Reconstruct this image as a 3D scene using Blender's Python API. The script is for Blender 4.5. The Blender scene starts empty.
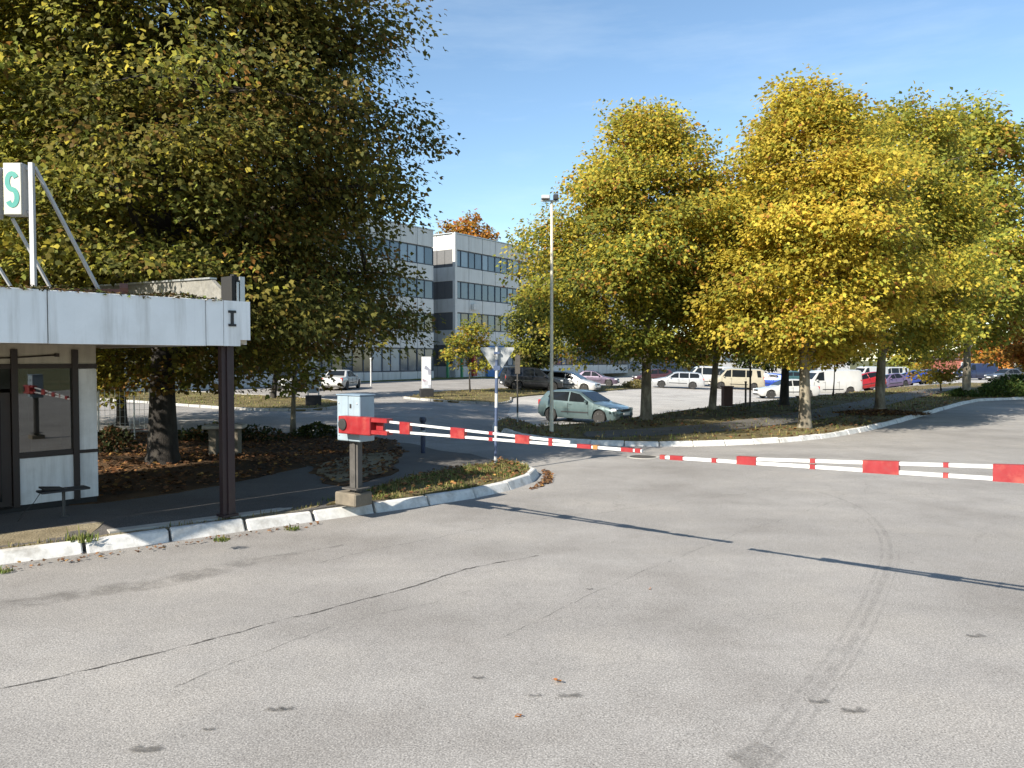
import bpy, bmesh, math, random
import numpy as np
from mathutils import Vector, Matrix
from mathutils.geometry import delaunay_2d_cdt

# ------------------------------------------------------------------ camera, sky, sun, exposure
SC = bpy.context.scene
COL = SC.collection
F, CX, CY, CAMH = 770.0, 512.0, 384.0, 2.4
PITCH = math.atan(24.0 / F)                      # horizon 24 px above the picture centre
cam = bpy.data.cameras.new('camera')
cam.sensor_width = 36.0
cam.lens = 36.0 * F / 1024.0
cam.clip_start, cam.clip_end = 0.1, 5000.0
camo = bpy.data.objects.new('camera', cam)
camo.location = (0, 0, CAMH)
camo.rotation_euler = (math.pi / 2 - PITCH, 0, 0)
COL.objects.link(camo)
SC.camera = camo

SUN_T = Vector((-0.680, -0.733, 0)).normalized() * math.cos(math.radians(33)) + Vector((0, 0, math.sin(math.radians(33))))
world = bpy.data.worlds.new('World')
SC.world = world
world.use_nodes = True
nt = world.node_tree
bg = nt.nodes['Background']
sky = nt.nodes.new('ShaderNodeTexSky')
sky.sky_type = 'NISHITA'
sky.sun_disc = False
sky.sun_elevation = math.radians(33)
sky.sun_rotation = math.radians(180 + math.degrees(math.atan2(0.680, 0.733)))
sky.altitude = 100
sky.air_density, sky.dust_density, sky.ozone_density = 1.0, 0.25, 2.6
tc = nt.nodes.new('ShaderNodeTexCoord')
mp = nt.nodes.new('ShaderNodeMapping')
mp.inputs['Scale'].default_value = (1.2, 1.6, 7.0)
mp.inputs['Rotation'].default_value = (0, 0.25, 0.4)
nz = nt.nodes.new('ShaderNodeTexNoise')
nz.inputs['Scale'].default_value = 2.2
nz.inputs['Detail'].default_value = 7
nz.inputs['Roughness'].default_value = 0.62
rp = nt.nodes.new('ShaderNodeValToRGB')
rp.color_ramp.elements[0].position, rp.color_ramp.elements[0].color = 0.50, (0, 0, 0, 1)
rp.color_ramp.elements[1].position, rp.color_ramp.elements[1].color = 0.85, (0.16, 0.16, 0.16, 1)
mx = nt.nodes.new('ShaderNodeMix')
mx.data_type = 'RGBA'
mx.inputs[7].default_value = (6.2, 6.6, 7.0, 1)
nt.links.new(tc.outputs['Generated'], mp.inputs['Vector'])
nt.links.new(mp.outputs['Vector'], nz.inputs['Vector'])
nt.links.new(nz.outputs['Fac'], rp.inputs['Fac'])
nt.links.new(rp.outputs['Color'], mx.inputs[0])
nt.links.new(sky.outputs['Color'], mx.inputs[6])
tint = nt.nodes.new('ShaderNodeMix')
tint.data_type = 'RGBA'
tint.blend_type = 'MULTIPLY'
tint.inputs[0].default_value = 1.0
tint.inputs[7].default_value = (1.02, 1.05, 1.0, 1)
nt.links.new(mx.outputs[2], tint.inputs[6])
nt.links.new(tint.outputs[2], bg.inputs['Color'])
bg.inputs['Strength'].default_value = 0.098

sl = bpy.data.lights.new('sun', 'SUN')
sl.energy = 5.0
sl.angle = math.radians(0.55)
sl.color = (1.0, 0.93, 0.82)
so = bpy.data.objects.new('sun', sl)
so.rotation_euler = (-SUN_T).to_track_quat('-Z', 'Y').to_euler()
COL.objects.link(so)

SC.view_settings.view_transform = 'Standard'
SC.view_settings.look = 'None'
SC.view_settings.gamma = 1.0
SC.view_settings.use_curve_mapping = False
SC.view_settings.exposure = 1.08
SC.cycles.use_denoising = True
SC.cycles.max_bounces = 8
SC.cycles.diffuse_bounces = 5
SC.cycles.glossy_bounces = 3
SC.cycles.transmission_bounces = 4
SC.cycles.transparent_max_bounces = 12
SC.cycles.caustics_reflective = False
SC.cycles.caustics_refractive = False

random.seed(7)
RNG = np.random.default_rng(11)

# ------------------------------------------------------------------ terrain and picture helpers
def sm(a, b, t):
    t = min(1.0, max(0.0, (t - a) / (b - a)))
    return t * t * (3 - 2 * t)

def g(x, y):
    z = 0.0
    z += 0.52 * sm(30, 80, y) * sm(-6, 6, -x + 1.5)          # the ground climbs towards the office block
    d = (y - 25.5 - 1.25 * x) / 1.6                          # distance behind the verge: the car park lies lower
    if d > 0:
        z -= 0.42 * sm(0, 1.6, d) * (1 - sm(8, 20, d)) * sm(-5, 0, x)
    return z

def ray(px, py):
    v = Vector(((px - CX) / F, (CY - py) / F, -1.0))
    v.rotate(camo.rotation_euler)
    return v

def W(px, py, off=0.0):
    """ground point seen at a picture position"""
    r = ray(px, py)
    t = 4.0
    for _ in range(40):
        x, y = r.x * t, r.y * t
        t += ((g(x, y) + off - CAMH) / r.z - t) * 0.6
    return Vector((r.x * t, r.y * t, g(r.x * t, r.y * t) + off))

def WD(px, py, D):
    r = ray(px, py)
    t = D / r.y
    return Vector((r.x * t, D, CAMH + r.z * t))

# ------------------------------------------------------------------ materials
MATS = {}
def nodes_of(name):
    m = bpy.data.materials.new(name)
    m.use_nodes = True
    t = m.node_tree
    return m, t, t.nodes['Principled BSDF']

def N(t, kind, **kw):
    n = t.nodes.new(kind)
    for k, v in kw.items():
        if k in n.inputs:
            n.inputs[k].default_value = v
        else:
            setattr(n, k, v)
    return n

def ramp(t, fac, stops):
    r = t.nodes.new('ShaderNodeValToRGB')
    el = r.color_ramp.elements
    while len(el) < len(stops):
        el.new(0.5)
    for e, (p, c) in zip(el, stops):
        e.position = p
        e.color = (*c, 1) if len(c) == 3 else c
    t.links.new(fac, r.inputs['Fac'])
    return r.outputs['Color']

def mixc(t, fac, a, b, mode='MIX'):
    m = t.nodes.new('ShaderNodeMix')
    m.data_type = 'RGBA'
    m.blend_type = mode
    for sock, v in ((0, fac), (6, a), (7, b)):
        if isinstance(v, (int, float)):
            m.inputs[sock].default_value = v
        elif isinstance(v, tuple):
            m.inputs[sock].default_value = (*v, 1) if len(v) == 3 else v
        else:
            t.links.new(v, m.inputs[sock])
    return m.outputs[2]

def pos(t):
    return t.nodes.new('ShaderNodeNewGeometry').outputs['Position']

def noise(t, scale, detail=4, rough=0.55, vec=None):
    n = N(t, 'ShaderNodeTexNoise')
    n.inputs['Scale'].default_value = scale
    n.inputs['Detail'].default_value = detail
    n.inputs['Roughness'].default_value = rough
    if vec is not None:
        t.links.new(vec, n.inputs['Vector'])
    return n.outputs['Fac']

def bump(t, b, h, strength=0.3, dist=0.01):
    n = t.nodes.new('ShaderNodeBump')
    n.inputs['Strength'].default_value = strength
    n.inputs['Distance'].default_value = dist
    t.links.new(h, n.inputs['Height'])
    t.links.new(n.outputs['Normal'], b.inputs['Normal'])

def M(name, col=(0.5, 0.5, 0.5), rough=0.6, metal=0.0, var=0.12, scale=6.0, bmp=0.0, dirt=None, dirt_amt=0.35, coat=0.0, spec=0.5):
    """painted or plain surface with uneven tone, optional dirt blotches"""
    if name in MATS:
        return MATS[name]
    m, t, b = nodes_of(name)
    p = pos(t)
    n1 = noise(t, scale, 5, 0.6, p)
    lo = tuple(c * (1 - var) for c in col)
    hi = tuple(min(1, c * (1 + var)) for c in col)
    c = ramp(t, n1, [(0.3, lo), (0.7, hi)])
    if dirt:
        n2 = noise(t, scale * 0.45, 7, 0.7, p)
        f = ramp(t, n2, [(0.5, (0, 0, 0)), (0.78, (dirt_amt,) * 3)])
        c = mixc(t, f, c, dirt)
    t.links.new(c, b.inputs['Base Color'])
    r = ramp(t, n1, [(0.3, (max(0.02, rough - 0.08),) * 3), (0.7, (min(1, rough + 0.08),) * 3)])
    t.links.new(r, b.inputs['Roughness'])
    b.inputs['Metallic'].default_value = metal
    b.inputs['Coat Weight'].default_value = coat
    b.inputs['Coat Roughness'].default_value = 0.08
    b.inputs['Specular IOR Level'].default_value = spec
    if bmp:
        bump(t, b, noise(t, scale * 5, 6, 0.65, p), bmp, 0.01)
    MATS[name] = m
    return m

def asphalt(name, lo, hi, patchy, crackle=0.0, fine=75.0):
    m, t, b = nodes_of(name)
    p = pos(t)
    big = noise(t, 0.16, 5, 0.6, p)
    mid = noise(t, 1.3, 6, 0.65, p)
    gr = noise(t, fine, 3, 0.7, p)
    vo = N(t, 'ShaderNodeTexVoronoi')
    vo.inputs['Scale'].default_value = fine * 0.9
    t.links.new(p, vo.inputs['Vector'])
    c = ramp(t, big, [(0.3, lo), (0.7, hi)])
    c = mixc(t, ramp(t, mid, [(0.35, (0, 0, 0)), (0.75, (patchy,) * 3)]), c, tuple(v * 0.72 for v in lo))
    # long worn bands along the direction of travel
    mpn = N(t, 'ShaderNodeMapping')
    mpn.inputs['Rotation'].default_value = (0, 0, math.radians(-40))
    mpn.inputs['Scale'].default_value = (0.06, 0.75, 1)
    t.links.new(p, mpn.inputs['Vector'])
    band = noise(t, 1.0, 4, 0.5, mpn.outputs['Vector'])
    c = mixc(t, ramp(t, band, [(0.42, (0, 0, 0)), (0.62, (0.42,) * 3)]), c, tuple(v * 0.80 for v in lo))
    c = mixc(t, 1.0, c, ramp(t, gr, [(0.28, (0.38,) * 3), (0.47, (0.98,) * 3), (0.72, (1.50,) * 3)]), 'MULTIPLY')
    c = mixc(t, 0.55, c, ramp(t, vo.outputs['Distance'], [(0.15, (1.2,) * 3), (0.55, (0.55,) * 3)]), 'MULTIPLY')
    # open pits between the stones, in drifts
    pv = N(t, 'ShaderNodeTexVoronoi')
    pv.inputs['Scale'].default_value = fine * 0.42
    t.links.new(p, pv.inputs['Vector'])
    pit = ramp(t, pv.outputs['Distance'], [(0.10, (1, 1, 1)), (0.26, (0, 0, 0))])
    pm_ = ramp(t, noise(t, 2.6, 5, 0.7, p), [(0.40, (0.15,) * 3), (0.62, (0.85,) * 3)])
    c = mixc(t, mixc(t, 1.0, pit, pm_, 'MULTIPLY'), c, tuple(v * 0.28 for v in lo))
    # worn, slightly pale or dirty areas a few metres across
    wv = noise(t, 0.45, 4, 0.6, p)
    c = mixc(t, 1.0, c, ramp(t, wv, [(0.34, (0.84, 0.83, 0.82)), (0.5, (1.0, 1.0, 1.0)), (0.66, (1.10, 1.09, 1.07))]), 'MULTIPLY')
    # small dark oil drips
    dv = N(t, 'ShaderNodeTexVoronoi')
    dv.inputs['Scale'].default_value = 1.9
    dn = noise(t, 6.0, 3, 0.6, p)
    t.links.new(p, dv.inputs['Vector'])
    dsum = N(t, 'ShaderNodeMath', operation='ADD')
    t.links.new(dv.outputs['Distance'], dsum.inputs[0])
    t.links.new(dn, dsum.inputs[1])
    c = mixc(t, ramp(t, dsum.outputs[0], [(0.40, (0.45,) * 3), (0.47, (0, 0, 0))]), c, tuple(v * 0.35 for v in lo))
    if crackle:
        cv = N(t, 'ShaderNodeTexVoronoi', feature='DISTANCE_TO_EDGE')
        cv.inputs['Scale'].default_value = 0.85
        wn = N(t, 'ShaderNodeTexNoise')
        wn.inputs['Scale'].default_value = 2.0
        wn.inputs['Detail'].default_value = 6
        t.links.new(p, wn.inputs['Vector'])
        wm = N(t, 'ShaderNodeVectorMath', operation='ADD')
        t.links.new(p, wm.inputs[0])
        sc = N(t, 'ShaderNodeVectorMath', operation='SCALE')
        sc.inputs['Scale'].default_value = 0.55
        t.links.new(wn.outputs['Color'], sc.inputs[0])
        t.links.new(sc.outputs[0], wm.inputs[1])
        t.links.new(wm.outputs[0], cv.inputs['Vector'])
        line = ramp(t, cv.outputs['Distance'], [(0.0, (1, 1, 1)), (0.012, (0, 0, 0))])
        msk = ramp(t, noise(t, 0.22, 3, 0.5, p), [(0.50, (0, 0, 0)), (0.64, (crackle,) * 3)])
        f = mixc(t, 1.0, line, msk, 'MULTIPLY')
        c = mixc(t, f, c, tuple(v * 0.3 for v in lo))
    t.links.new(c, b.inputs['Base Color'])
    b.inputs['Roughness'].default_value = 0.88
    b.inputs['Specular IOR Level'].default_value = 0.3
    bump(t, b, gr, 0.55, 0.008)
    MATS[name] = m
    return m

def soil(name, a, bcol, ccol, scale=3.0):
    m, t, b = nodes_of(name)
    p = pos(t)
    c = ramp(t, noise(t, scale * 0.3, 6, 0.65, p), [(0.35, a), (0.5, bcol), (0.68, ccol)])
    c = mixc(t, 0.8, c, ramp(t, noise(t, scale * 14, 5, 0.7, p), [(0.3, (0.5,) * 3), (0.7, (1.4,) * 3)]), 'MULTIPLY')
    t.links.new(c, b.inputs['Base Color'])
    b.inputs['Roughness'].default_value = 0.95
    b.inputs['Specular IOR Level'].default_value = 0.15
    bump(t, b, noise(t, scale * 8, 6, 0.7, p), 0.7, 0.04)
    MATS[name] = m
    return m

def leafmat(name, trans=0.38, rough=0.5):
    m, t, b = nodes_of(name)
    a = N(t, 'ShaderNodeAttribute', attribute_name='tint')
    b.inputs['Roughness'].default_value = rough
    b.inputs['Specular IOR Level'].default_value = 0.22
    t.links.new(a.outputs['Color'], b.inputs['Base Color'])
    tr = N(t, 'ShaderNodeBsdfTranslucent')
    gm = N(t, 'ShaderNodeGamma')
    gm.inputs['Gamma'].default_value = 0.9
    t.links.new(a.outputs['Color'], gm.inputs['Color'])
    t.links.new(gm.outputs['Color'], tr.inputs['Color'])
    mxs = N(t, 'ShaderNodeMixShader')
    mxs.inputs['Fac'].default_value = trans
    t.links.new(b.outputs[0], mxs.inputs[1])
    t.links.new(tr.outputs[0], mxs.inputs[2])
    t.links.new(mxs.outputs[0], t.nodes['Material Output'].inputs['Surface'])
    MATS[name] = m
    return m

def decal(name, col, strength, scale, thresh):
    """worn stain: broken up by holes of its own shape"""
    m, t, b = nodes_of(name)
    p = pos(t)
    b.inputs['Base Color'].default_value = (*col, 1)
    b.inputs['Roughness'].default_value = 0.9
    u = N(t, 'ShaderNodeAttribute', attribute_name='edge')
    n1 = noise(t, scale, 6, 0.7, p)
    f = ramp(t, n1, [(thresh, (0, 0, 0)), (thresh + 0.3, (strength,) * 3)])
    f2 = mixc(t, 1.0, f, u.outputs['Color'], 'MULTIPLY')
    tr = N(t, 'ShaderNodeBsdfTransparent')
    mxs = N(t, 'ShaderNodeMixShader')
    t.links.new(f2, mxs.inputs['Fac'])
    t.links.new(tr.outputs[0], mxs.inputs[1])
    t.links.new(b.outputs[0], mxs.inputs[2])
    t.links.new(mxs.outputs[0], t.nodes['Material Output'].inputs['Surface'])
    MATS[name] = m
    return m

def bark(name, a, bcol, ccol, scale=5.0):
    m, t, b = nodes_of(name)
    tcn = N(t, 'ShaderNodeMapping')
    tcn.inputs['Scale'].default_value = (1, 1, 0.35)
    t.links.new(pos(t), tcn.inputs['Vector'])
    v = tcn.outputs['Vector']
    c = ramp(t, noise(t, scale, 6, 0.7, v), [(0.32, a), (0.5, bcol), (0.66, ccol)])
    t.links.new(c, b.inputs['Base Color'])
    b.inputs['Roughness'].default_value = 0.9
    bump(t, b, noise(t, scale * 6, 6, 0.7, v), 0.8, 0.02)
    MATS[name] = m
    return m

asphalt('asphalt_road', (0.305, 0.287, 0.265), (0.375, 0.356, 0.332), 0.42, 0.4)
asphalt('asphalt_lot', (0.42, 0.40, 0.37), (0.50, 0.48, 0.45), 0.25, 0.25, 60)
asphalt('asphalt_walk', (0.12, 0.11, 0.10), (0.18, 0.168, 0.152), 0.4, 0.4, 80)
soil('soil_leafy', (0.045, 0.030, 0.018), (0.085, 0.052, 0.028), (0.13, 0.075, 0.035), 3)
soil('soil_verge', (0.075, 0.065, 0.03), (0.14, 0.11, 0.055), (0.19, 0.17, 0.07), 3)
soil('soil_dry', (0.16, 0.13, 0.08), (0.24, 0.20, 0.13), (0.30, 0.26, 0.18), 4)
soil('turf', (0.06, 0.075, 0.02), (0.12, 0.125, 0.035), (0.21, 0.17, 0.07), 2)
soil('far_ground', (0.06, 0.07, 0.03), (0.10, 0.10, 0.045), (0.15, 0.13, 0.07), 0.3)
leafmat('leaf', 0.50, 0.62)
leafmat('grass_blade', 0.30, 0.6)
leafmat('litter', 0.12, 0.8)
bark('bark_plane', (0.075, 0.062, 0.045), (0.17, 0.145, 0.105), (0.30, 0.27, 0.20), 4)
bark('bark_dark', (0.012, 0.010, 0.008), (0.024, 0.020, 0.016), (0.042, 0.036, 0.028), 6)
decal('crack_stain', (0.05, 0.045, 0.04), 1.0, 14.0, 0.26)
decal('oil_stain', (0.10, 0.092, 0.082), 0.75, 26.0, 0.30)
decal('tyre_rub', (0.12, 0.112, 0.102), 0.15, 5.0, 0.34)
decal('damp_stain', (0.12, 0.11, 0.096), 0.42, 3.0, 0.38)
M('kerb_paint', (0.60, 0.585, 0.55), 0.85, var=0.14, scale=7, bmp=0.4, dirt=(0.22, 0.19, 0.15), dirt_amt=0.85)
M('kerb_plain', (0.36, 0.35, 0.33), 0.9, var=0.2, scale=5, bmp=0.5, dirt=(0.12, 0.11, 0.09), dirt_amt=0.6)
M('concrete', (0.38, 0.36, 0.32), 0.9, var=0.15, scale=5, bmp=0.4, dirt=(0.13, 0.11, 0.08), dirt_amt=0.5)
M('concrete_warm', (0.16, 0.135, 0.10), 0.9, var=0.2, scale=9, bmp=0.5, dirt=(0.08, 0.07, 0.05), dirt_amt=0.7)
M('fascia_white', (0.84, 0.84, 0.83), 0.55, var=0.04, scale=2.5, dirt=(0.45, 0.43, 0.38), dirt_amt=0.25)
M('wall_white', (0.70, 0.69, 0.67), 0.75, var=0.07, scale=4, dirt=(0.30, 0.28, 0.24), dirt_amt=0.4, bmp=0.1)
M('wall_beige', (0.48, 0.43, 0.34), 0.8, var=0.08, scale=4, dirt=(0.2, 0.17, 0.13))
M('wood_brown', (0.026, 0.016, 0.012), 0.6, var=0.25, scale=8)
M('steel_maroon', (0.027, 0.013, 0.014), 0.5, var=0.2, scale=5, dirt=(0.06, 0.045, 0.04), dirt_amt=0.4)
M('black_gap', (0.015, 0.014, 0.013), 0.8)
M('roof_felt', (0.20, 0.19, 0.165), 0.95, var=0.25, scale=14, bmp=0.6, dirt=(0.12, 0.11, 0.08), dirt_amt=0.5)
M('galv', (0.45, 0.46, 0.46), 0.42, 0.6, var=0.15, scale=7, dirt=(0.22, 0.19, 0.15), dirt_amt=0.35)
M('white_steel', (0.42, 0.425, 0.43), 0.45, var=0.10, scale=9, dirt=(0.28, 0.16, 0.09), dirt_amt=0.55)
M('rust_steel', (0.17, 0.075, 0.055), 0.8, var=0.3, scale=12)
M('sign_cream', (0.46, 0.44, 0.37), 0.4, var=0.05, scale=3, dirt=(0.4, 0.38, 0.3), dirt_amt=0.3)
M('sign_side', (0.33, 0.34, 0.34), 0.5, var=0.1, scale=4)
M('turquoise', (0.02, 0.22, 0.18), 0.45, var=0.08, scale=6)
M('letter_black', (0.012, 0.012, 0.014), 0.5)
M('moss', (0.06, 0.06, 0.02), 0.95, var=0.5, scale=20, bmp=0.9)
M('box_grey', (0.25, 0.315, 0.36), 0.5, var=0.08, scale=5, dirt=(0.25, 0.22, 0.18), dirt_amt=0.35)
M('box_blue', (0.19, 0.26, 0.33), 0.5, var=0.08, scale=5, dirt=(0.2, 0.2, 0.18), dirt_amt=0.3)
M('barrier_red', (0.245, 0.015, 0.018), 0.45, var=0.14, scale=9, dirt=(0.62, 0.25, 0.16), dirt_amt=0.35)
M('barrier_white', (0.60, 0.60, 0.585), 0.4, var=0.05, scale=6, dirt=(0.5, 0.47, 0.4), dirt_amt=0.3)
M('reflector_yellow', (0.34, 0.16, 0.05), 0.35)
M('rubber', (0.022, 0.021, 0.02), 0.8, var=0.3)
M('post_grey', (0.065, 0.06, 0.054), 0.7, var=0.25, scale=9, dirt=(0.07, 0.06, 0.05), dirt_amt=0.6)
M('blue_paint', (0.012, 0.022, 0.06), 0.45, var=0.15, scale=8, dirt=(0.12, 0.12, 0.12), dirt_amt=0.3)
M('pole_blue', (0.06, 0.085, 0.15), 0.5, var=0.15, scale=12)
M('pole_white', (0.46, 0.46, 0.45), 0.5, var=0.1, scale=12, dirt=(0.3, 0.27, 0.22))
M('sign_back', (0.33, 0.34, 0.34), 0.55, 0.3, var=0.08, scale=6)
M('pole_concrete', (0.66, 0.60, 0.46), 0.8, var=0.12, scale=6, dirt=(0.22, 0.2, 0.15))
M('lamp_grey', (0.42, 0.43, 0.44), 0.5, var=0.1)
M('brown_bin', (0.075, 0.028, 0.02), 0.6, var=0.2, scale=6)
M('chrome', (0.6, 0.6, 0.6), 0.2, 0.9, var=0.05)
M('alloy', (0.42, 0.43, 0.44), 0.35, 0.5, var=0.1, scale=20)
M('car_black_trim', (0.02, 0.02, 0.022), 0.55, var=0.15)
M('glass_dark', (0.010, 0.012, 0.014), 0.10, var=0.2, scale=2, spec=0.28)
M('head_lamp', (0.60, 0.62, 0.63), 0.12, var=0.05, scale=20, coat=0.8)
M('tail_lamp', (0.40, 0.015, 0.015), 0.2, var=0.1, scale=20, coat=0.6)
M('number_plate', (0.72, 0.72, 0.70), 0.4, var=0.05)
M('facade_white', (0.62, 0.61, 0.575), 0.6, var=0.05, scale=0.9, dirt=(0.40, 0.37, 0.31), dirt_amt=0.35)
M('facade_frame', (0.055, 0.065, 0.080), 0.5, var=0.1)
M('facade_core', (0.12, 0.12, 0.12), 0.8)
M('glass_blue', (0.075, 0.11, 0.15), 0.05, var=0.25, scale=0.4, spec=0.9)
M('glass_pale', (0.22, 0.28, 0.33), 0.12, var=0.15, scale=0.5, spec=0.8)
M('glass_warm', (0.20, 0.16, 0.10), 0.12, var=0.25, scale=0.7, spec=0.8)
M('shop_green', (0.04, 0.22, 0.09), 0.5)
M('shop_blue', (0.03, 0.16, 0.42), 0.5)
M('shop_red', (0.40, 0.04, 0.03), 0.5)
M('hall_beige', (0.44, 0.40, 0.32), 0.8, var=0.08, scale=0.8, dirt=(0.25, 0.22, 0.18))
M('hall_grey', (0.33, 0.34, 0.35), 0.7, var=0.08, scale=0.8)
M('brick_red', (0.30, 0.10, 0.075), 0.85, var=0.15, scale=2)
M('roof_dark', (0.10, 0.09, 0.085), 0.8, var=0.15, scale=2)
M('leaf_dry', (0.36, 0.16, 0.045), 0.75, var=0.3, scale=30)

def glass_kiosk():
    m, t, b = nodes_of('kiosk_glass')
    b.inputs['Base Color'].default_value = (0.9, 0.95, 0.94, 1)
    b.inputs['Roughness'].default_value = 0.02
    gl = N(t, 'ShaderNodeBsdfGlossy')
    gl.inputs['Roughness'].default_value = 0.015
    tr = N(t, 'ShaderNodeBsdfTransparent')
    tr.inputs['Color'].default_value = (0.30, 0.34, 0.33, 1)
    fr = N(t, 'ShaderNodeFresnel')
    fr.inputs['IOR'].default_value = 2.3
    mxs = N(t, 'ShaderNodeMixShader')
    t.links.new(fr.outputs[0], mxs.inputs['Fac'])
    t.links.new(tr.outputs[0], mxs.inputs[1])
    t.links.new(gl.outputs[0], mxs.inputs[2])
    t.links.new(mxs.outputs[0], t.nodes['Material Output'].inputs['Surface'])
    MATS['kiosk_glass'] = m
glass_kiosk()

def poster_mat():
    m, t, b = nodes_of('poster_print')
    p = pos(t)
    v = N(t, 'ShaderNodeTexVoronoi')
    v.inputs['Scale'].default_value = 3.2
    t.links.new(p, v.inputs['Vector'])
    c = ramp(t, v.outputs['Color'], [(0.2, (0.70, 0.71, 0.73)), (0.5, (0.55, 0.60, 0.68)), (0.66, (0.74, 0.74, 0.74)), (0.8, (0.25, 0.26, 0.32)), (0.92, (0.6, 0.3, 0.3))])
    t.links.new(c, b.inputs['Base Color'])
    b.inputs['Roughness'].default_value = 0.35
    MATS['poster_print'] = m
poster_mat()

def streaks(name, col, amt, sx=7.0, sz=0.5):
    """rain streaks of grime running down a painted face"""
    t = MATS[name].node_tree
    b = t.nodes['Principled BSDF']
    src = b.inputs['Base Color'].links[0].from_socket
    mpn = N(t, 'ShaderNodeMapping')
    mpn.inputs['Scale'].default_value = (sx, sx, sz)
    t.links.new(pos(t), mpn.inputs['Vector'])
    f = ramp(t, noise(t, 1.0, 6, 0.65, mpn.outputs['Vector']), [(0.48, (0, 0, 0)), (0.72, (amt,) * 3)])
    t.links.new(mixc(t, f, src, col), b.inputs['Base Color'])
streaks('fascia_white', (0.40, 0.38, 0.34), 0.5)
streaks('wall_white', (0.30, 0.28, 0.25), 0.45)
streaks('wall_beige', (0.22, 0.19, 0.15), 0.4)
streaks('facade_white', (0.36, 0.34, 0.30), 0.4, 2.0, 0.15)
streaks('box_grey', (0.20, 0.20, 0.19), 0.35, 16, 1.0)
streaks('barrier_white', (0.36, 0.33, 0.28), 0.4, 14, 14)
streaks('barrier_red', (0.16, 0.03, 0.03), 0.5, 18, 18)
streaks('kerb_paint', (0.26, 0.235, 0.20), 0.55, 5, 5)

def paint(name, col, metal=0.25, rough=0.35):
    return M('paint_' + name, col, rough, metal, var=0.05, scale=3, coat=0.7, dirt=tuple(c * 0.6 + 0.08 for c in col), dirt_amt=0.18)

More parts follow.
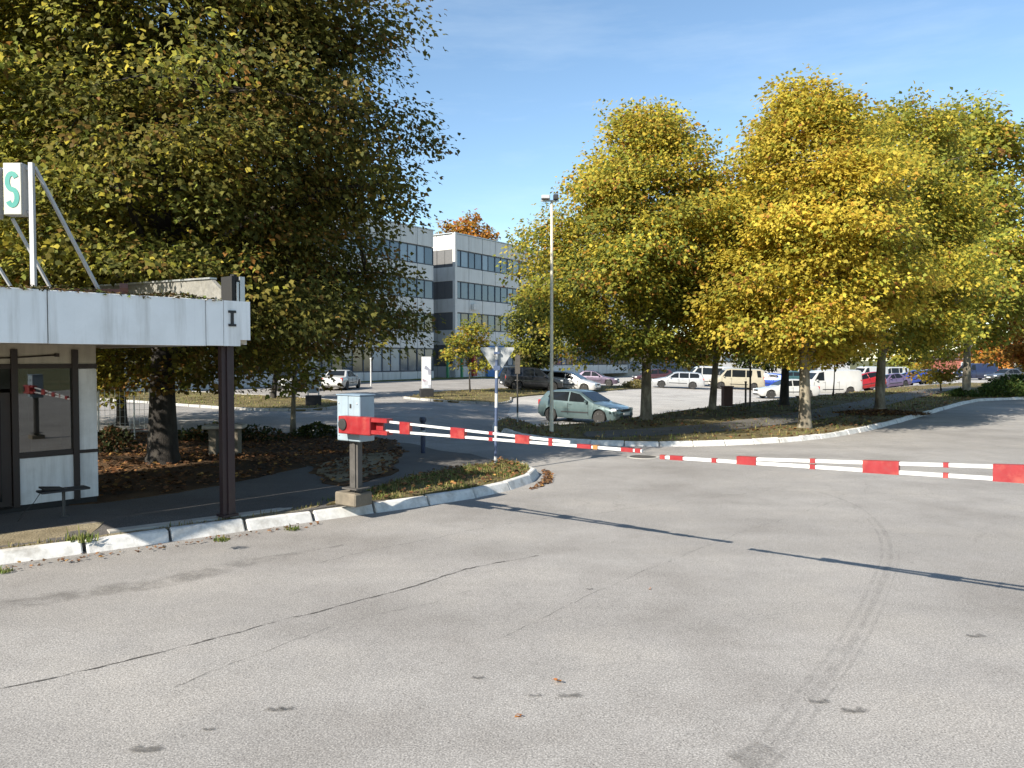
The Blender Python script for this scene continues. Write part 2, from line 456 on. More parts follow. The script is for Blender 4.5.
# ------------------------------------------------------------------ mesh helpers
class MB:
    def __init__(s):
        s.v, s.f, s.m = [], [], []
    def add(s, vs, fs, mi=0):
        o = len(s.v)
        s.v += [tuple(v) for v in vs]
        s.f += [tuple(i + o for i in f) for f in fs]
        s.m += [mi] * len(fs)
        return s
    def box(s, c, d, rz=0.0, mi=0, taper=1.0, ry=0.0):
        hx, hy, hz = d[0] / 2, d[1] / 2, d[2] / 2
        R = Matrix.Rotation(rz, 3, 'Z') @ Matrix.Rotation(ry, 3, 'Y')
        vs = []
        for z, k in ((-hz, 1.0), (hz, taper)):
            for x, y in ((-hx, -hy), (hx, -hy), (hx, hy), (-hx, hy)):
                vs.append(R @ Vector((x * k, y * k, z)) + Vector(c))
        return s.add(vs, [(3, 2, 1, 0), (4, 5, 6, 7), (0, 1, 5, 4), (1, 2, 6, 5), (2, 3, 7, 6), (3, 0, 4, 7)], mi)
    def cbox(s, c, d, bev, rz=0.0, mi=0):
        """box with chamfered edges"""
        bm = bmesh.new()
        bmesh.ops.create_cube(bm, size=1.0)
        for v in bm.verts:
            v.co = Vector((v.co.x * d[0], v.co.y * d[1], v.co.z * d[2]))
        bmesh.ops.bevel(bm, geom=bm.edges[:], offset=bev, segments=1, affect='EDGES')
        R = Matrix.Rotation(rz, 3, 'Z')
        bm.verts.index_update()
        s.add([R @ v.co + Vector(c) for v in bm.verts], [[v.index for v in f.verts] for f in bm.faces], mi)
        bm.free()
        return s
    def tube(s, pts, rad, n=8, mi=0, cap=True):
        pts = [Vector(p) for p in pts]
        if isinstance(rad, (int, float)):
            rad = [rad] * len(pts)
        o = len(s.v)
        up = Vector((0, 0, 1))
        for i, p in enumerate(pts):
            d = (pts[min(i + 1, len(pts) - 1)] - pts[max(i - 1, 0)]).normalized()
            a = d.cross(up)
            if a.length < 1e-3:
                a = d.cross(Vector((0, 1, 0)))
            a.normalize()
            b = d.cross(a)
            for k in range(n):
                t = 2 * math.pi * k / n
                s.v.append(tuple(p + (a * math.cos(t) + b * math.sin(t)) * rad[i]))
        for i in range(len(pts) - 1):
            for k in range(n):
                k2 = (k + 1) % n
                s.f.append((o + i * n + k, o + i * n + k2, o + (i + 1) * n + k2, o + (i + 1) * n + k))
                s.m.append(mi)
        if cap:
            s.f.append(tuple(o + k for k in reversed(range(n))))
            s.f.append(tuple(o + (len(pts) - 1) * n + k for k in range(n)))
            s.m += [mi, mi]
        return s
    def bar(s, a, b, w, h, mi=0):
        """rectangular bar from a to b"""
        a, b = Vector(a), Vector(b)
        d = (b - a).normalized()
        side = d.cross(Vector((0, 0, 1)))
        if side.length < 1e-3:
            side = Vector((1, 0, 0))
        side.normalize()
        up = side.cross(d)
        vs = []
        for p in (a, b):
            for sx, sz in ((-1, -1), (1, -1), (1, 1), (-1, 1)):
                vs.append(p + side * sx * w / 2 + up * sz * h / 2)
        return s.add(vs, [(3, 2, 1, 0), (4, 5, 6, 7), (0, 1, 5, 4), (1, 2, 6, 5), (2, 3, 7, 6), (3, 0, 4, 7)], mi)
    def lathe(s, prof, n=20, axis='Z', c=(0, 0, 0), mi=0):
        o = len(s.v)
        for r, h in prof:
            for k in range(n):
                t = 2 * math.pi * k / n
                x, y = r * math.cos(t), r * math.sin(t)
                p = {'Z': (x, y, h), 'Y': (x, h, y), 'X': (h, x, y)}[axis]
                s.v.append((p[0] + c[0], p[1] + c[1], p[2] + c[2]))
        for i in range(len(prof) - 1):
            for k in range(n):
                k2 = (k + 1) % n
                s.f.append((o + i * n + k, o + i * n + k2, o + (i + 1) * n + k2, o + (i + 1) * n + k))
                s.m.append(mi)
        s.f.append(tuple(o + k for k in reversed(range(n))))
        s.f.append(tuple(o + (len(prof) - 1) * n + k for k in range(n)))
        s.m += [mi, mi]
        return s
    def prism(s, poly, y0, y1, mi=0):
        """polygon in x,z pushed along y"""
        n = len(poly)
        vs = [(x, y0, z) for x, z in poly] + [(x, y1, z) for x, z in poly]
        fs = [tuple(range(n)), tuple(reversed(range(n, 2 * n)))]
        fs += [(i, i + n, (i + 1) % n + n, (i + 1) % n) for i in range(n)]
        return s.add(vs, fs, mi)
    def mesh(s, name, mats, smooth=False):
        me = bpy.data.meshes.new(name)
        me.from_pydata(s.v, [], s.f)
        for mm in (mats if isinstance(mats, (list, tuple)) else [mats]):
            me.materials.append(MATS[mm] if isinstance(mm, str) else mm)
        me.polygons.foreach_set('material_index', s.m)
        bm = bmesh.new()
        bm.from_mesh(me)
        bmesh.ops.recalc_face_normals(bm, faces=bm.faces)
        bm.to_mesh(me)
        bm.free()
        if smooth:
            me.polygons.foreach_set('use_smooth', [True] * len(me.polygons))
            me.set_sharp_from_angle(angle=math.radians(38))
        me.update()
        return me
    def build(s, name, mats, parent=None, smooth=False, loc=(0, 0, 0), rz=0.0, label=None):
        return ob(name, s.mesh(name, mats, smooth), parent, loc, rz, label)

def ob(name, data, parent=None, loc=(0, 0, 0), rz=0.0, label=None):
    o = bpy.data.objects.new(name, data)
    COL.objects.link(o)
    o.parent = parent
    o.location = loc
    o.rotation_euler = (0, 0, rz)
    if label:
        o['label'] = label
    return o

def tag(o, label=None, cat=None, group=None, kind=None):
    for k, v in (('label', label), ('category', cat), ('group', group), ('kind', kind)):
        if v:
            o[k] = v
    return o

def thing(name, label, cat, loc=(0, 0, 0), rz=0.0, group=None, kind=None):
    return tag(ob(name, None, None, loc, rz), label, cat, group, kind)

def inpoly(P, poly):
    x, y = P[:, 0], P[:, 1]
    r = np.zeros(len(P), bool)
    n = len(poly)
    for i in range(n):
        x1, y1 = poly[i]
        x2, y2 = poly[(i + 1) % n]
        c = ((y1 > y) != (y2 > y)) & (x < (x2 - x1) * (y - y1) / ((y2 - y1) if y2 != y1 else 1e-9) + x1)
        r ^= c
    return r

def dense(line, step, closed=False):
    out = []
    n = len(line)
    for i in range(n if closed else n - 1):
        a, b = Vector(line[i][:2]), Vector(line[(i + 1) % n][:2])
        k = max(1, int((b - a).length / step))
        out += [tuple(a.lerp(b, j / k)) for j in range(k)]
    if not closed:
        out.append(tuple(line[-1][:2]))
    return out

def rounded(line, it=2):
    """corner cutting keeps the ends"""
    L = [Vector(p[:2]) for p in line]
    for _ in range(it):
        o = [L[0]]
        for a, b in zip(L[:-1], L[1:]):
            o += [a.lerp(b, 0.25), a.lerp(b, 0.75)]
        o.append(L[-1])
        L = o
    return [tuple(p) for p in L]

def inset(line, d):
    L = [Vector(p[:2]) for p in line]
    out = []
    for i, p in enumerate(L):
        t = (L[min(i + 1, len(L) - 1)] - L[max(i - 1, 0)]).normalized()
        out.append((p.x - t.y * d, p.y + t.x * d))
    return out

def sheet(name, poly, off, mat, step=0.8, skirt=0.25, rough=0.0):
    poly = [tuple(p[:2]) for p in poly]
    edge = dense(poly, step, True)
    xs = [p[0] for p in edge]
    ys = [p[1] for p in edge]
    gx, gy = np.meshgrid(np.arange(min(xs), max(xs), step), np.arange(min(ys), max(ys), step))
    P = np.stack([gx.ravel(), gy.ravel()], 1) + RNG.uniform(-0.15, 0.15, (gx.size, 2)) * step
    P = P[inpoly(P, edge)]
    E = np.array(edge)
    if len(P):
        dmin = np.min(np.hypot(P[:, None, 0] - E[None, :, 0], P[:, None, 1] - E[None, :, 1]), axis=1)
        P = P[dmin > step * 0.45]
    vs = [Vector(p) for p in edge] + [Vector(p) for p in P]
    n = len(edge)
    r = delaunay_2d_cdt(vs, [(i, (i + 1) % n) for i in range(n)], [], 1, 1e-5)
    offf = off if callable(off) else (lambda x, y: off)
    v3 = [(v.x, v.y, g(v.x, v.y) + offf(v.x, v.y) + random.uniform(-rough, rough)) for v in r[0]]
    fs = [tuple(f) for f in r[2]]
    if skirt:
        cnt = {}
        for f in fs:
            for a, b in zip(f, f[1:] + f[:1]):
                cnt[(a, b)] = 1
        k = len(v3)
        m = {}
        for (a, b) in list(cnt):
            if (b, a) not in cnt:
                for q in (a, b):
                    if q not in m:
                        m[q] = len(v3)
                        v3.append((v3[q][0], v3[q][1], v3[q][2] - skirt))
                fs.append((b, a, m[a], m[b]))
    mb = MB()
    mb.add(v3, fs)
    me = mb.mesh(name, mat)
    if me.polygons and sum(p.normal.z * p.area for p in me.polygons) < 0:
        me.flip_normals()
    return tag(ob(name, me), kind='structure')

def kerb(name, line, h, stone_len, w, mat, label=None, jitter=0.016, slope=0.03):
    """row of kerb stones, each its own piece; line is the foot on the road side"""
    root = tag(ob(name, None), label, kind='structure')
    L = [Vector(p[:2]) for p in line]
    cum = [0.0]
    for a, b in zip(L[:-1], L[1:]):
        cum.append(cum[-1] + (b - a).length)
    def at(s):
        for i in range(len(L) - 1):
            if s <= cum[i + 1] or i == len(L) - 2:
                return L[i].lerp(L[i + 1], (s - cum[i]) / max(1e-6, cum[i + 1] - cum[i]))
    n = max(1, int(round(cum[-1] / stone_len)))
    sl_ = cum[-1] / n
    meshes = []
    for k in range(3):
        mb = MB()
        ln = sl_ - 0.046
        bm = bmesh.new()
        bmesh.ops.create_cube(bm, size=1.0)
        for v in bm.verts:
            t = 1 if v.co.z > 0 else 0
            yy = v.co.y * w + (slope if (t and v.co.y < 0) else 0)
            v.co = Vector((v.co.x * ln + random.uniform(-.008, .008), yy, (h if t else -0.12) + random.uniform(-.006, .006)))
        bmesh.ops.bevel(bm, geom=[e for e in bm.edges if e.verts[0].co.z > 0 or e.verts[1].co.z > 0], offset=0.018, segments=1, affect='EDGES')
        bm.verts.index_update()
        mb.add([v.co.copy() for v in bm.verts], [[v.index for v in f.verts] for f in bm.faces])
        bm.free()
        meshes.append(mb.mesh('kerb_stone', mat))
    for i in range(n):
        a, b = at(i * sl_), at((i + 1) * sl_)
        d = b - a
        c = (a + b) / 2
        nrm = Vector((-d.y, d.x)).normalized()
        c = c + nrm * (w / 2 + random.uniform(-jitter, jitter))
        o = ob('kerb_stone', meshes[i % 3], root, (c.x, c.y, g(c.x, c.y) + random.uniform(-jitter, jitter) * 0.6), math.atan2(d.y, d.x) + random.uniform(-1, 1) * jitter)
        za, zb = g(a.x, a.y), g(b.x, b.y)
        o.rotation_euler[1] = -math.atan2(zb - za, d.length)
        o.scale = (min(1.0, d.length / sl_ + 0.002), 1, 1)
    return root

def strip(name, pts, widths, mat, off, parent=None):
    """thin worn mark lying on the road; 'edge' fades to its sides and ends"""
    pts = [Vector(p[:2]) for p in pts]
    vs, fs, ed = [], [], []
    for i, p in enumerate(pts):
        d = (pts[min(i + 1, len(pts) - 1)] - pts[max(0, i - 1)]).normalized()
        nrm = Vector((-d.y, d.x))
        w = widths[min(i, len(widths) - 1)] if isinstance(widths, (list, tuple)) else widths
        endf = 0.0 if i in (0, len(pts) - 1) else 1.0
        for k, e in ((-1, 0.0), (-0.45, 1.0), (0.45, 1.0), (1, 0.0)):
            q = p + nrm * w * k * 0.5
            vs.append((q.x, q.y, g(q.x, q.y) + off))
            ed.append(e * endf)
    for i in range(len(pts) - 1):
        for k in range(3):
            a = i * 4 + k
            fs.append((a, a + 1, a + 5, a + 4))
    mb = MB()
    mb.add(vs, fs)
    me = bpy.data.meshes.new(name)
    me.from_pydata(vs, [], fs)
    me.materials.append(MATS[mat])
    at = me.attributes.new('edge', 'FLOAT_COLOR', 'POINT')
    at.data.foreach_set('color', np.array([[e, e, e, 1] for e in ed], np.float32).ravel())
    return ob(name, me, parent)

# ------------------------------------------------------------------ leaf and blade clouds
LEAF_V = np.array([(0, 0, 0), (0.44, 0.30, -0.12), (0.27, 0.55, -0.04), (0.04, 1, -0.22), (-0.25, 0.58, -0.03), (-0.42, 0.26, -0.15)], np.float32)
LEAF_F = np.array([(0, 1, 2), (0, 2, 3), (0, 3, 4), (0, 4, 5)], np.int32)

def tri_mesh(name, V, T, colf, mat):
    me = bpy.data.meshes.new(name)
    me.vertices.add(len(V))
    me.vertices.foreach_set('co', V.astype(np.float32).ravel())
    me.loops.add(len(T) * 3)
    me.loops.foreach_set('vertex_index', T.astype(np.int32).ravel())
    me.polygons.add(len(T))
    me.polygons.foreach_set('loop_start', np.arange(0, len(T) * 3, 3, dtype=np.int32))
    me.polygons.foreach_set('loop_total', np.full(len(T), 3, np.int32))
    me.materials.append(MATS[mat])
    me.update(calc_edges=True)
    at = me.attributes.new('tint', 'FLOAT_COLOR', 'FACE')
    at.data.foreach_set('color', colf.astype(np.float32).ravel())
    return me

def unit(a):
    return a / np.maximum(np.linalg.norm(a, axis=1, keepdims=True), 1e-6)

KITE_V = np.array([(0, 0, 0), (0.40, 0.45, -0.10), (0.03, 1, -0.2), (-0.42, 0.40, -0.12)], np.float32)
KITE_F = np.array([(0, 1, 2), (0, 2, 3)], np.int32)
def leaf_cloud(name, C, tip, nrm, size, col, mat, lobed=True):
    """one leaf at every point"""
    LV, LF = (LEAF_V, LEAF_F) if lobed else (KITE_V, KITE_F)
    n = len(C)
    T = unit(tip)
    B = unit(np.cross(T, nrm))
    Nn = np.cross(B, T)
    V = C[:, None, :] + size[:, None, None] * (LV[None, :, 0:1] * B[:, None, :] + LV[None, :, 1:2] * T[:, None, :] + LV[None, :, 2:3] * Nn[:, None, :])
    F_ = (LF[None] + (np.arange(n) * len(LV))[:, None, None]).reshape(-1, 3)
    c4 = np.concatenate([col, np.ones((n, 1))], 1)
    return tri_mesh(name, V.reshape(-1, 3), F_, np.repeat(c4, len(LF), axis=0), mat)

def pick(rng, n, palette):
    cols = np.array([p[1] for p in palette], float)
    w = np.array([p[0] for p in palette], float)
    w /= w.sum()
    return cols[rng.choice(len(cols), n, p=w)]

def tree(name, label, base, prof, trunk_r, n_leaf, leaf_size, palette, seed, barkm='bark_plane', lean=(0, 0), limbs=16, off=(0, 0), side=None,
         group=None, clump=0.55, fork=0.22, gap=0.5, trunk_bend=0.25, per=26, lobed=True):
    """trunk, limbs and twigs, then leaves in loose clumps along them. prof: [(z above the base, radius)]"""
    rng = np.random.default_rng(seed)
    root = thing(name, label, 'tree', base, 0, group)
    zs = np.array([p[0] for p in prof])
    rs = np.array([p[1] for p in prof])
    z0, z1 = zs[0], zs[-1]
    ph = rng.uniform(0, 6.28, 5)
    def env(z, th):
        r = np.interp(z, zs, rs)
        return r * (0.89 + 0.09 * np.sin(2 * th + ph[0] + z * .5) + 0.07 * np.sin(3 * th + ph[1] - z * 0.9) + 0.08 * np.sin(5 * th + ph[2] + z * 1.7))
    def axis(z):
        t = z / z1
        b = trunk_bend
        return np.array([lean[0] * t + b * math.sin(2.3 * t + ph[3]) * t + off[0] * max(0, t - .1), lean[1] * t + b * math.sin(2.9 * t + ph[4]) * t + off[1] * max(0, t - .1), z])
    mb = MB()
    hts = np.linspace(0, z1 * 0.93, 12)
    pts = [axis(h) for h in hts]
    pts[0] = pts[0] - np.array([0, 0, 0.15])
    rad = [trunk_r * (1 - 0.93 * (h / z1) ** 0.85) + (trunk_r * 0.45 if i == 0 else (trunk_r * .06 if i == 1 else 0)) for i, h in enumerate(hts)]
    pts.insert(1, axis(0.28))
    rad.insert(1, trunk_r * 1.08)
    mb.tube([tuple(p) for p in pts], rad, 10)
    mb.build('trunk', barkm, root, smooth=True)
    br = MB()
    anchors = []
    zl = max(z0 * 1.0, z1 * fork)
    for i in range(limbs):
        f = (i + 0.5) / limbs
        zs_ = zl * 0.8 + (z1 * 0.88 - zl * .8) * f ** 1.1
        th = i * 2.399 + rng.uniform(-.4, .4)
        ze = min(z1 * 0.97, zs_ + (z1 - zs_) * rng.uniform(.12, .45) + (0.2 if i > 3 else -0.6))
        ze = max(ze, z0 + 0.1)
        re = env(ze, th) * rng.uniform(.72, .95)
        a = axis(zs_)
        ax = axis(ze)
        e = np.array([ax[0] + re * math.cos(th), ax[1] + re * math.sin(th), ze])
        m1 = a * .62 + e * .38 + np.array([0, 0, 0.12 * re])
        m2 = a * .28 + e * .72 + np.array([0, 0, 0.10 * re])
        r0 = trunk_r * (0.42 * (1 - f) + 0.12)
        br.tube([tuple(a), tuple(m1), tuple(m2), tuple(e)], [r0, r0 * .66, r0 * .38, r0 * .12], 6)
        path = [a, m1, m2, e]
        for q in np.linspace(.35, 1, 6):
            k = min(2, int(q * 3))
            u = q * 3 - k
            anchors.append(path[k] * (1 - u) + path[k + 1] * u)
        for s_ in range(4):
            q = rng.uniform(.35, .9)
            k = min(2, int(q * 3))
            u = q * 3 - k
            b0 = path[k] * (1 - u) + path[k + 1] * u
            th2 = th + rng.uniform(-1.1, 1.1)
            ze2 = float(np.clip(b0[2] + rng.uniform(-.8, 1.3), z0 + .05, z1 * .98))
            ax2 = axis(ze2)
            r2 = env(ze2, th2) * rng.uniform(.6, 1.0)
            e2 = np.array([ax2[0] + r2 * math.cos(th2), ax2[1] + r2 * math.sin(th2), ze2])
            mm = b0 * .5 + e2 * .5 + np.array([0, 0, .08 * np.linalg.norm(e2 - b0)])
            br.tube([tuple(b0), tuple(mm), tuple(e2)], [r0 * .34, r0 * .2, r0 * .06], 5)
            for u2 in (.4, .6, .8, 1.0):
                anchors.append(b0 * (1 - u2) + e2 * u2)
    br.build('branches', barkm, root, smooth=True)
    ncl = max(12, n_leaf // per)
    # clump centres: some on the wood, most spread through the outer crown
    A = np.array(anchors)
    n1 = int(ncl * .30)
    C1 = A[rng.integers(0, len(A), n1)] + rng.normal(0, .28, (n1, 3)) * clump * 1.6
    n2 = ncl - n1
    wz = np.interp(np.linspace(z0, z1, 60), zs, rs) ** 1.5 + .02
    # boughs: lumps of foliage that make the outline uneven, with gaps between them
    rm = float(rs.mean())
    nb = int(30 + 7 * rm * (z1 - z0) * gap)
    bz = rng.choice(np.linspace(z0, z1, 60), nb, p=wz / wz.sum()) + rng.uniform(-.1, .1, nb) * (z1 - z0) / 20
    bt = rng.uniform(0, 2 * np.pi, nb)
    brr = env(bz, bt) * np.sqrt(rng.uniform(.25, 1.0, nb)) * rng.uniform(.70, 1.20, nb)
    bax = np.array([axis(z) for z in bz])
    BC = np.stack([bax[:, 0] + brr * np.cos(bt), bax[:, 1] + brr * np.sin(bt), bz], 1)
    br_ = rng.uniform(.65, 1.25, nb) * (.40 + .10 * rm)
    pk = rng.choice(nb, n2, p=br_ ** 2 / np.sum(br_ ** 2))
    jit = np.clip(rng.normal(0, 1, (n2, 3)), -1.7, 1.7)
    C2 = BC[pk] + jit * np.array([.76, .76, .27]) * br_[pk][:, None]
    C2[:, 2] -= .16 * (jit[:, 0] ** 2 + jit[:, 1] ** 2) * br_[pk]          # sprays droop at their rims
    btone = rng.normal(0, 1, nb)
    n3 = int(n2 * .16)
    zz = rng.choice(np.linspace(z0, z1, 60), n3, p=wz / wz.sum()) + rng.uniform(-.1, .1, n3) * (z1 - z0) / 20
    tt = rng.uniform(0, 2 * np.pi, n3)
    rr = env(zz, tt) * np.sqrt(rng.uniform(.05, .75, n3))
    axs = np.array([axis(z) for z in zz])
    C2[:n3] = np.stack([axs[:, 0] + rr * np.cos(tt), axs[:, 1] + rr * np.sin(tt), zz], 1)
    C = np.concatenate([C1, C2])
    ctone = rng.normal(0, .7, len(C))
    ctone[n1:] += btone[pk] * .9
    idx = rng.integers(0, len(C), n_leaf)
    sh = np.clip(rng.normal(0, 1, (n_leaf, 3)), -1.8, 1.8) * np.array([.52, .52, .30]) * clump
    P = C[idx] + sh
    P[:, 2] = np.maximum(P[:, 2], max(0.35, z0 - .5))
    # nothing grows through the kiosk roof
    wx, wy = P[:, 0] + base[0] + 3.713, P[:, 1] + base[1] - 10.95
    ka = math.radians(47.4)
    lx, ly = wx * math.cos(ka) + wy * math.sin(ka), -wx * math.sin(ka) + wy * math.cos(ka)
    free = ~((lx > -10.2) & (lx < .35) & (ly > -.6) & (ly < 6.1) & (P[:, 2] + base[2] < 3.75))
    P, idx, sh = P[free], idx[free], sh[free]
    n_leaf = len(P)
    axp = np.array([axis(float(z)) for z in np.linspace(0, z1 * 1.1, 40)])
    zi = np.clip((P[:, 2] / (z1 * 1.1) * 39).astype(int), 0, 39)
    out = P - np.array([0, 0, 1]) * 0 - np.stack([axp[zi, 0], axp[zi, 1], P[:, 2] - .6], 1)
    out = unit(out)
    # leaves of one clump lie alike, like shingles on a spray, so clumps catch the light as a whole
    cn = rng.normal(0, .34, (len(C), 3))
    tip = out * .45 + unit(sh) * .55 + rng.normal(0, .34, (n_leaf, 3)) + np.array([0, 0, -.38])
    nrm = out * .55 + np.array([0, 0, .60]) + cn[idx] + rng.normal(0, .24, (n_leaf, 3))
    col = pick(rng, n_leaf, palette)
    ccol = pick(rng, len(C), palette)[idx]
    same = rng.uniform(0, 1, n_leaf) < .68
    col = np.where(same[:, None], ccol, col)
    w = np.zeros(n_leaf)
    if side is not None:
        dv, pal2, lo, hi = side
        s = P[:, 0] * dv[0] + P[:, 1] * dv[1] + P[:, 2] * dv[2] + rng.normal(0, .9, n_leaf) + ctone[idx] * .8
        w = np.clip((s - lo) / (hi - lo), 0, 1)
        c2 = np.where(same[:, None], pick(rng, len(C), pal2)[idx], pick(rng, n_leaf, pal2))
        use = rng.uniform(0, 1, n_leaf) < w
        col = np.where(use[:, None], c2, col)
    col = col * np.exp(rng.normal(0, .12, (n_leaf, 1)) + ctone[idx][:, None] * .12)
    size = leaf_size * rng.uniform(.65, 1.25, n_leaf)
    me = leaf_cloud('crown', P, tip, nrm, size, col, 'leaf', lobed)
    ob('crown', me, root)
    return root

def scatter_leaves(name, label, poly, n, size, palette, off, seed, dens=None, parent=None, kind='stuff', tilt=.35):
    rng = np.random.default_rng(seed)
    E = np.array([p[:2] for p in poly])
    P = rng.uniform(E.min(0), E.max(0), (n * 5, 2))
    P = P[inpoly(P, [tuple(e) for e in E])]
    if dens is not None:
        P = P[rng.uniform(0, 1, len(P)) < np.array([dens(*p) for p in P])]
    P = P[:n]
    m = len(P)
    offf = off if callable(off) else (lambda x, y: off)
    z = np.array([g(x, y) + offf(x, y) for x, y in P]) + rng.uniform(.006, .045, m)
    th = rng.uniform(0, 6.28, m)
    tip = np.stack([np.cos(th), np.sin(th), rng.normal(0, .25, m)], 1)
    nrm = np.stack([rng.normal(0, tilt, m), rng.normal(0, tilt, m), np.ones(m)], 1)
    col = pick(rng, m, palette) * np.exp(rng.normal(0, .25, (m, 1)))
    me = leaf_cloud(name, np.concatenate([P, z[:, None]], 1), tip, nrm, size * rng.uniform(.6, 1.3, m), col, 'litter')
    return tag(ob(name, me, parent), label, None, None, kind)

def blades(name, label, poly, n, h, palette, off, seed, dens=None, width=.012, parent=None, cat=None, kind='stuff'):
    rng = np.random.default_rng(seed)
    E = np.array([p[:2] for p in poly])
    P = rng.uniform(E.min(0), E.max(0), (n * 6, 2))
    P = P[inpoly(P, [tuple(e) for e in E])]
    if dens is not None:
        P = P[rng.uniform(0, 1, len(P)) < np.array([dens(*p) for p in P])]
    P = P[:n]
    m = len(P)
    offf = off if callable(off) else (lambda x, y: off)
    z = np.array([g(x, y) + offf(x, y) for x, y in P]) - .01
    B = np.concatenate([P, z[:, None]], 1)
    th = rng.uniform(0, 6.28, m)
    hh = h * rng.gamma(4, .25, m)
    ln = rng.uniform(.1, .8, m)[:, None]
    d = np.stack([np.cos(th), np.sin(th), np.zeros(m)], 1)
    s = np.stack([-np.sin(th), np.cos(th), np.zeros(m)], 1) * (width * rng.uniform(.6, 1.5, m))[:, None]
    up = np.array([0, 0, 1.0])
    mid = B + d * hh[:, None] * ln * .25 + up * hh[:, None] * .6
    tipp = B + d * hh[:, None] * ln * .9 + up * hh[:, None] * (1 - .3 * ln)
    V = np.stack([B - s, B + s, mid - s * .7, mid + s * .7, tipp], 1).reshape(-1, 3)
    T = (np.array([(0, 1, 3), (0, 3, 2), (2, 3, 4)])[None] + (np.arange(m) * 5)[:, None, None]).reshape(-1, 3)
    col = pick(rng, m, palette) * np.exp(rng.normal(0, .25, (m, 1)))
    me = tri_mesh(name, V, T, np.repeat(np.concatenate([col, np.ones((m, 1))], 1), 3, axis=0), 'grass_blade')
    return tag(ob(name, me, parent), label, cat, None, kind)

# ------------------------------------------------------------------ the ground
def grid_sheet(name, x0, x1, y0, y1, step, off, mat):
    xs = np.arange(x0, x1 + step, step)
    ys = np.arange(y0, y1 + step, step)
    vs = [(x, y, g(x, y) + off) for y in ys for x in xs]
    n = len(xs)
    fs = [(j * n + i, j * n + i + 1, (j + 1) * n + i + 1, (j + 1) * n + i) for j in range(len(ys) - 1) for i in range(n - 1)]
    mb = MB()
    mb.add(vs, fs)
    return tag(ob(name, mb.mesh(name, mat)), kind='structure')

mb = MB()
mb.add([(-2500, -2500, -0.9), (2500, -2500, -0.9), (2500, 3500, -0.9), (-2500, 3500, -0.9)], [(0, 1, 2, 3)])
tag(mb.build('ground', 'far_ground'), kind='structure')
road = grid_sheet('road', -70, 110, -12, 165, 1.0, 0.0, 'asphalt_road')

# raised kiosk corner with its rounded tip
LK = rounded([W(-420, 633), W(-200, 592), W(0, 566.5), W(150, 546), W(310, 523), W(420, 508), W(490, 497), W(528, 487), W(545, 478), W(540, 471), W(522, 466.5), W(500, 464)], 2)
back = [W(460, 458), W(420, 446), W(380, 438), W(330, 434), W(200, 432), W(60, 430), W(-200, 428), W(-900, 428)]
LA = inset(LK, .2) + [tuple(b[:2]) for b in back] + [(-34.0, 5.0)]
LKv = np.array(dense(LK, .4))
KU = Vector((0.714, 0.700))                       # direction of the kiosk front
def pav(x, y):
    """height of the raised corner above the road"""
    d = float(np.min(np.hypot(LKv[:, 0] - x, LKv[:, 1] - y)))
    h = 0.095 + 0.075 * sm(.25, 1.0, d) + .07 * math.exp(-((x + 2.45) ** 2 + (y - 11.6) ** 2) / .7)
    return h * (1 - sm(17.5, 21, y - 0.10 * x)) + 0.02
pavement = sheet('pavement', LA, pav, 'asphalt_walk', 0.45)
kerb('kerb_by_the_kiosk', LK, 0.15, 0.98, 0.26, 'kerb_paint', slope=0.15)

# worn soil under the trees, dusty lit patch, bulb of grass
def ragged(poly, amp, step=.22):
    out = []
    for i, p in enumerate(dense([tuple(q[:2]) for q in poly], step, True)):
        k = amp * (math.sin(p[0] * 7.1 + p[1] * 3.3) * .5 + math.sin(p[0] * 2.3 - p[1] * 4.1) * .7 + random.uniform(-.5, .5))
        out.append((p[0] + k * .8, p[1] + k))
    return out
def pxof(p):
    return CX + F * p[0] / p[1]
dirt = [W(95, 500, .25), W(180, 489, .25), W(262, 474, .25), W(312, 463, .22), W(322, 480, .25), W(345, 484, .25), W(390, 474, .22), W(405, 452, .1), W(395, 440, .04), W(330, 435.5, .03), W(200, 433.5, .03), W(60, 432, .03), W(-200, 430, .03), W(-900, 430, .03), W(-500, 480, .2), W(-40, 505, .25)]
sheet('leafy_soil', ragged(dirt, .10), lambda x, y: pav(x, y) + .014, 'soil_leafy', .4, .1, .006)
dry = [W(318, 464, .22), W(352, 456, .2), W(392, 449, .15), W(396, 460, .2), W(382, 472, .22), W(345, 479, .25), W(326, 475, .25)]
sheet('dry_soil', ragged(dry, .10), lambda x, y: pav(x, y) + .026, 'soil_dry', .4, .1, .004)
def along(d, p0, p1):
    return [p for p in inset(dense(LK, .15), d) if p[1] > 4 and p0 < pxof(p) < p1]
fi = [p for p in inset(dense(LK, .15), .265) if p[1] > 4 and pxof(p) > 322 and not (p[1] > 14.6 and pxof(p) < 500)]
bulb = fi + [tuple(q[:2]) for q in (W(488, 466, .17), W(455, 468, .2), W(420, 474, .22), W(385, 482, .25), W(360, 490, .26), W(330, 498, .26))]
def bulb_off(x, y):
    return pav(x, y) + .022
sheet('grass_bank', bulb, bulb_off, 'soil_verge', .25, .1, .008)
kx = along(.42, 96, 290) + along(.60, 96, 296)[::-1]
sheet('concrete_edging', kx, lambda x, y: .165, 'concrete', .4, .12)
gs = along(.265, -60, 322) + along(.415, -60, 322)[::-1]
sheet('planted_strip', gs, lambda x, y: pav(x, y) + .008, 'soil_dry', .3, .1, .006)
dust = along(.49, -60, 94) + along(1.0, -60, 100)[::-1]
sheet('dusty_patch', ragged(dust, .03), lambda x, y: pav(x, y) + .006, 'soil_dry', .4, .05)

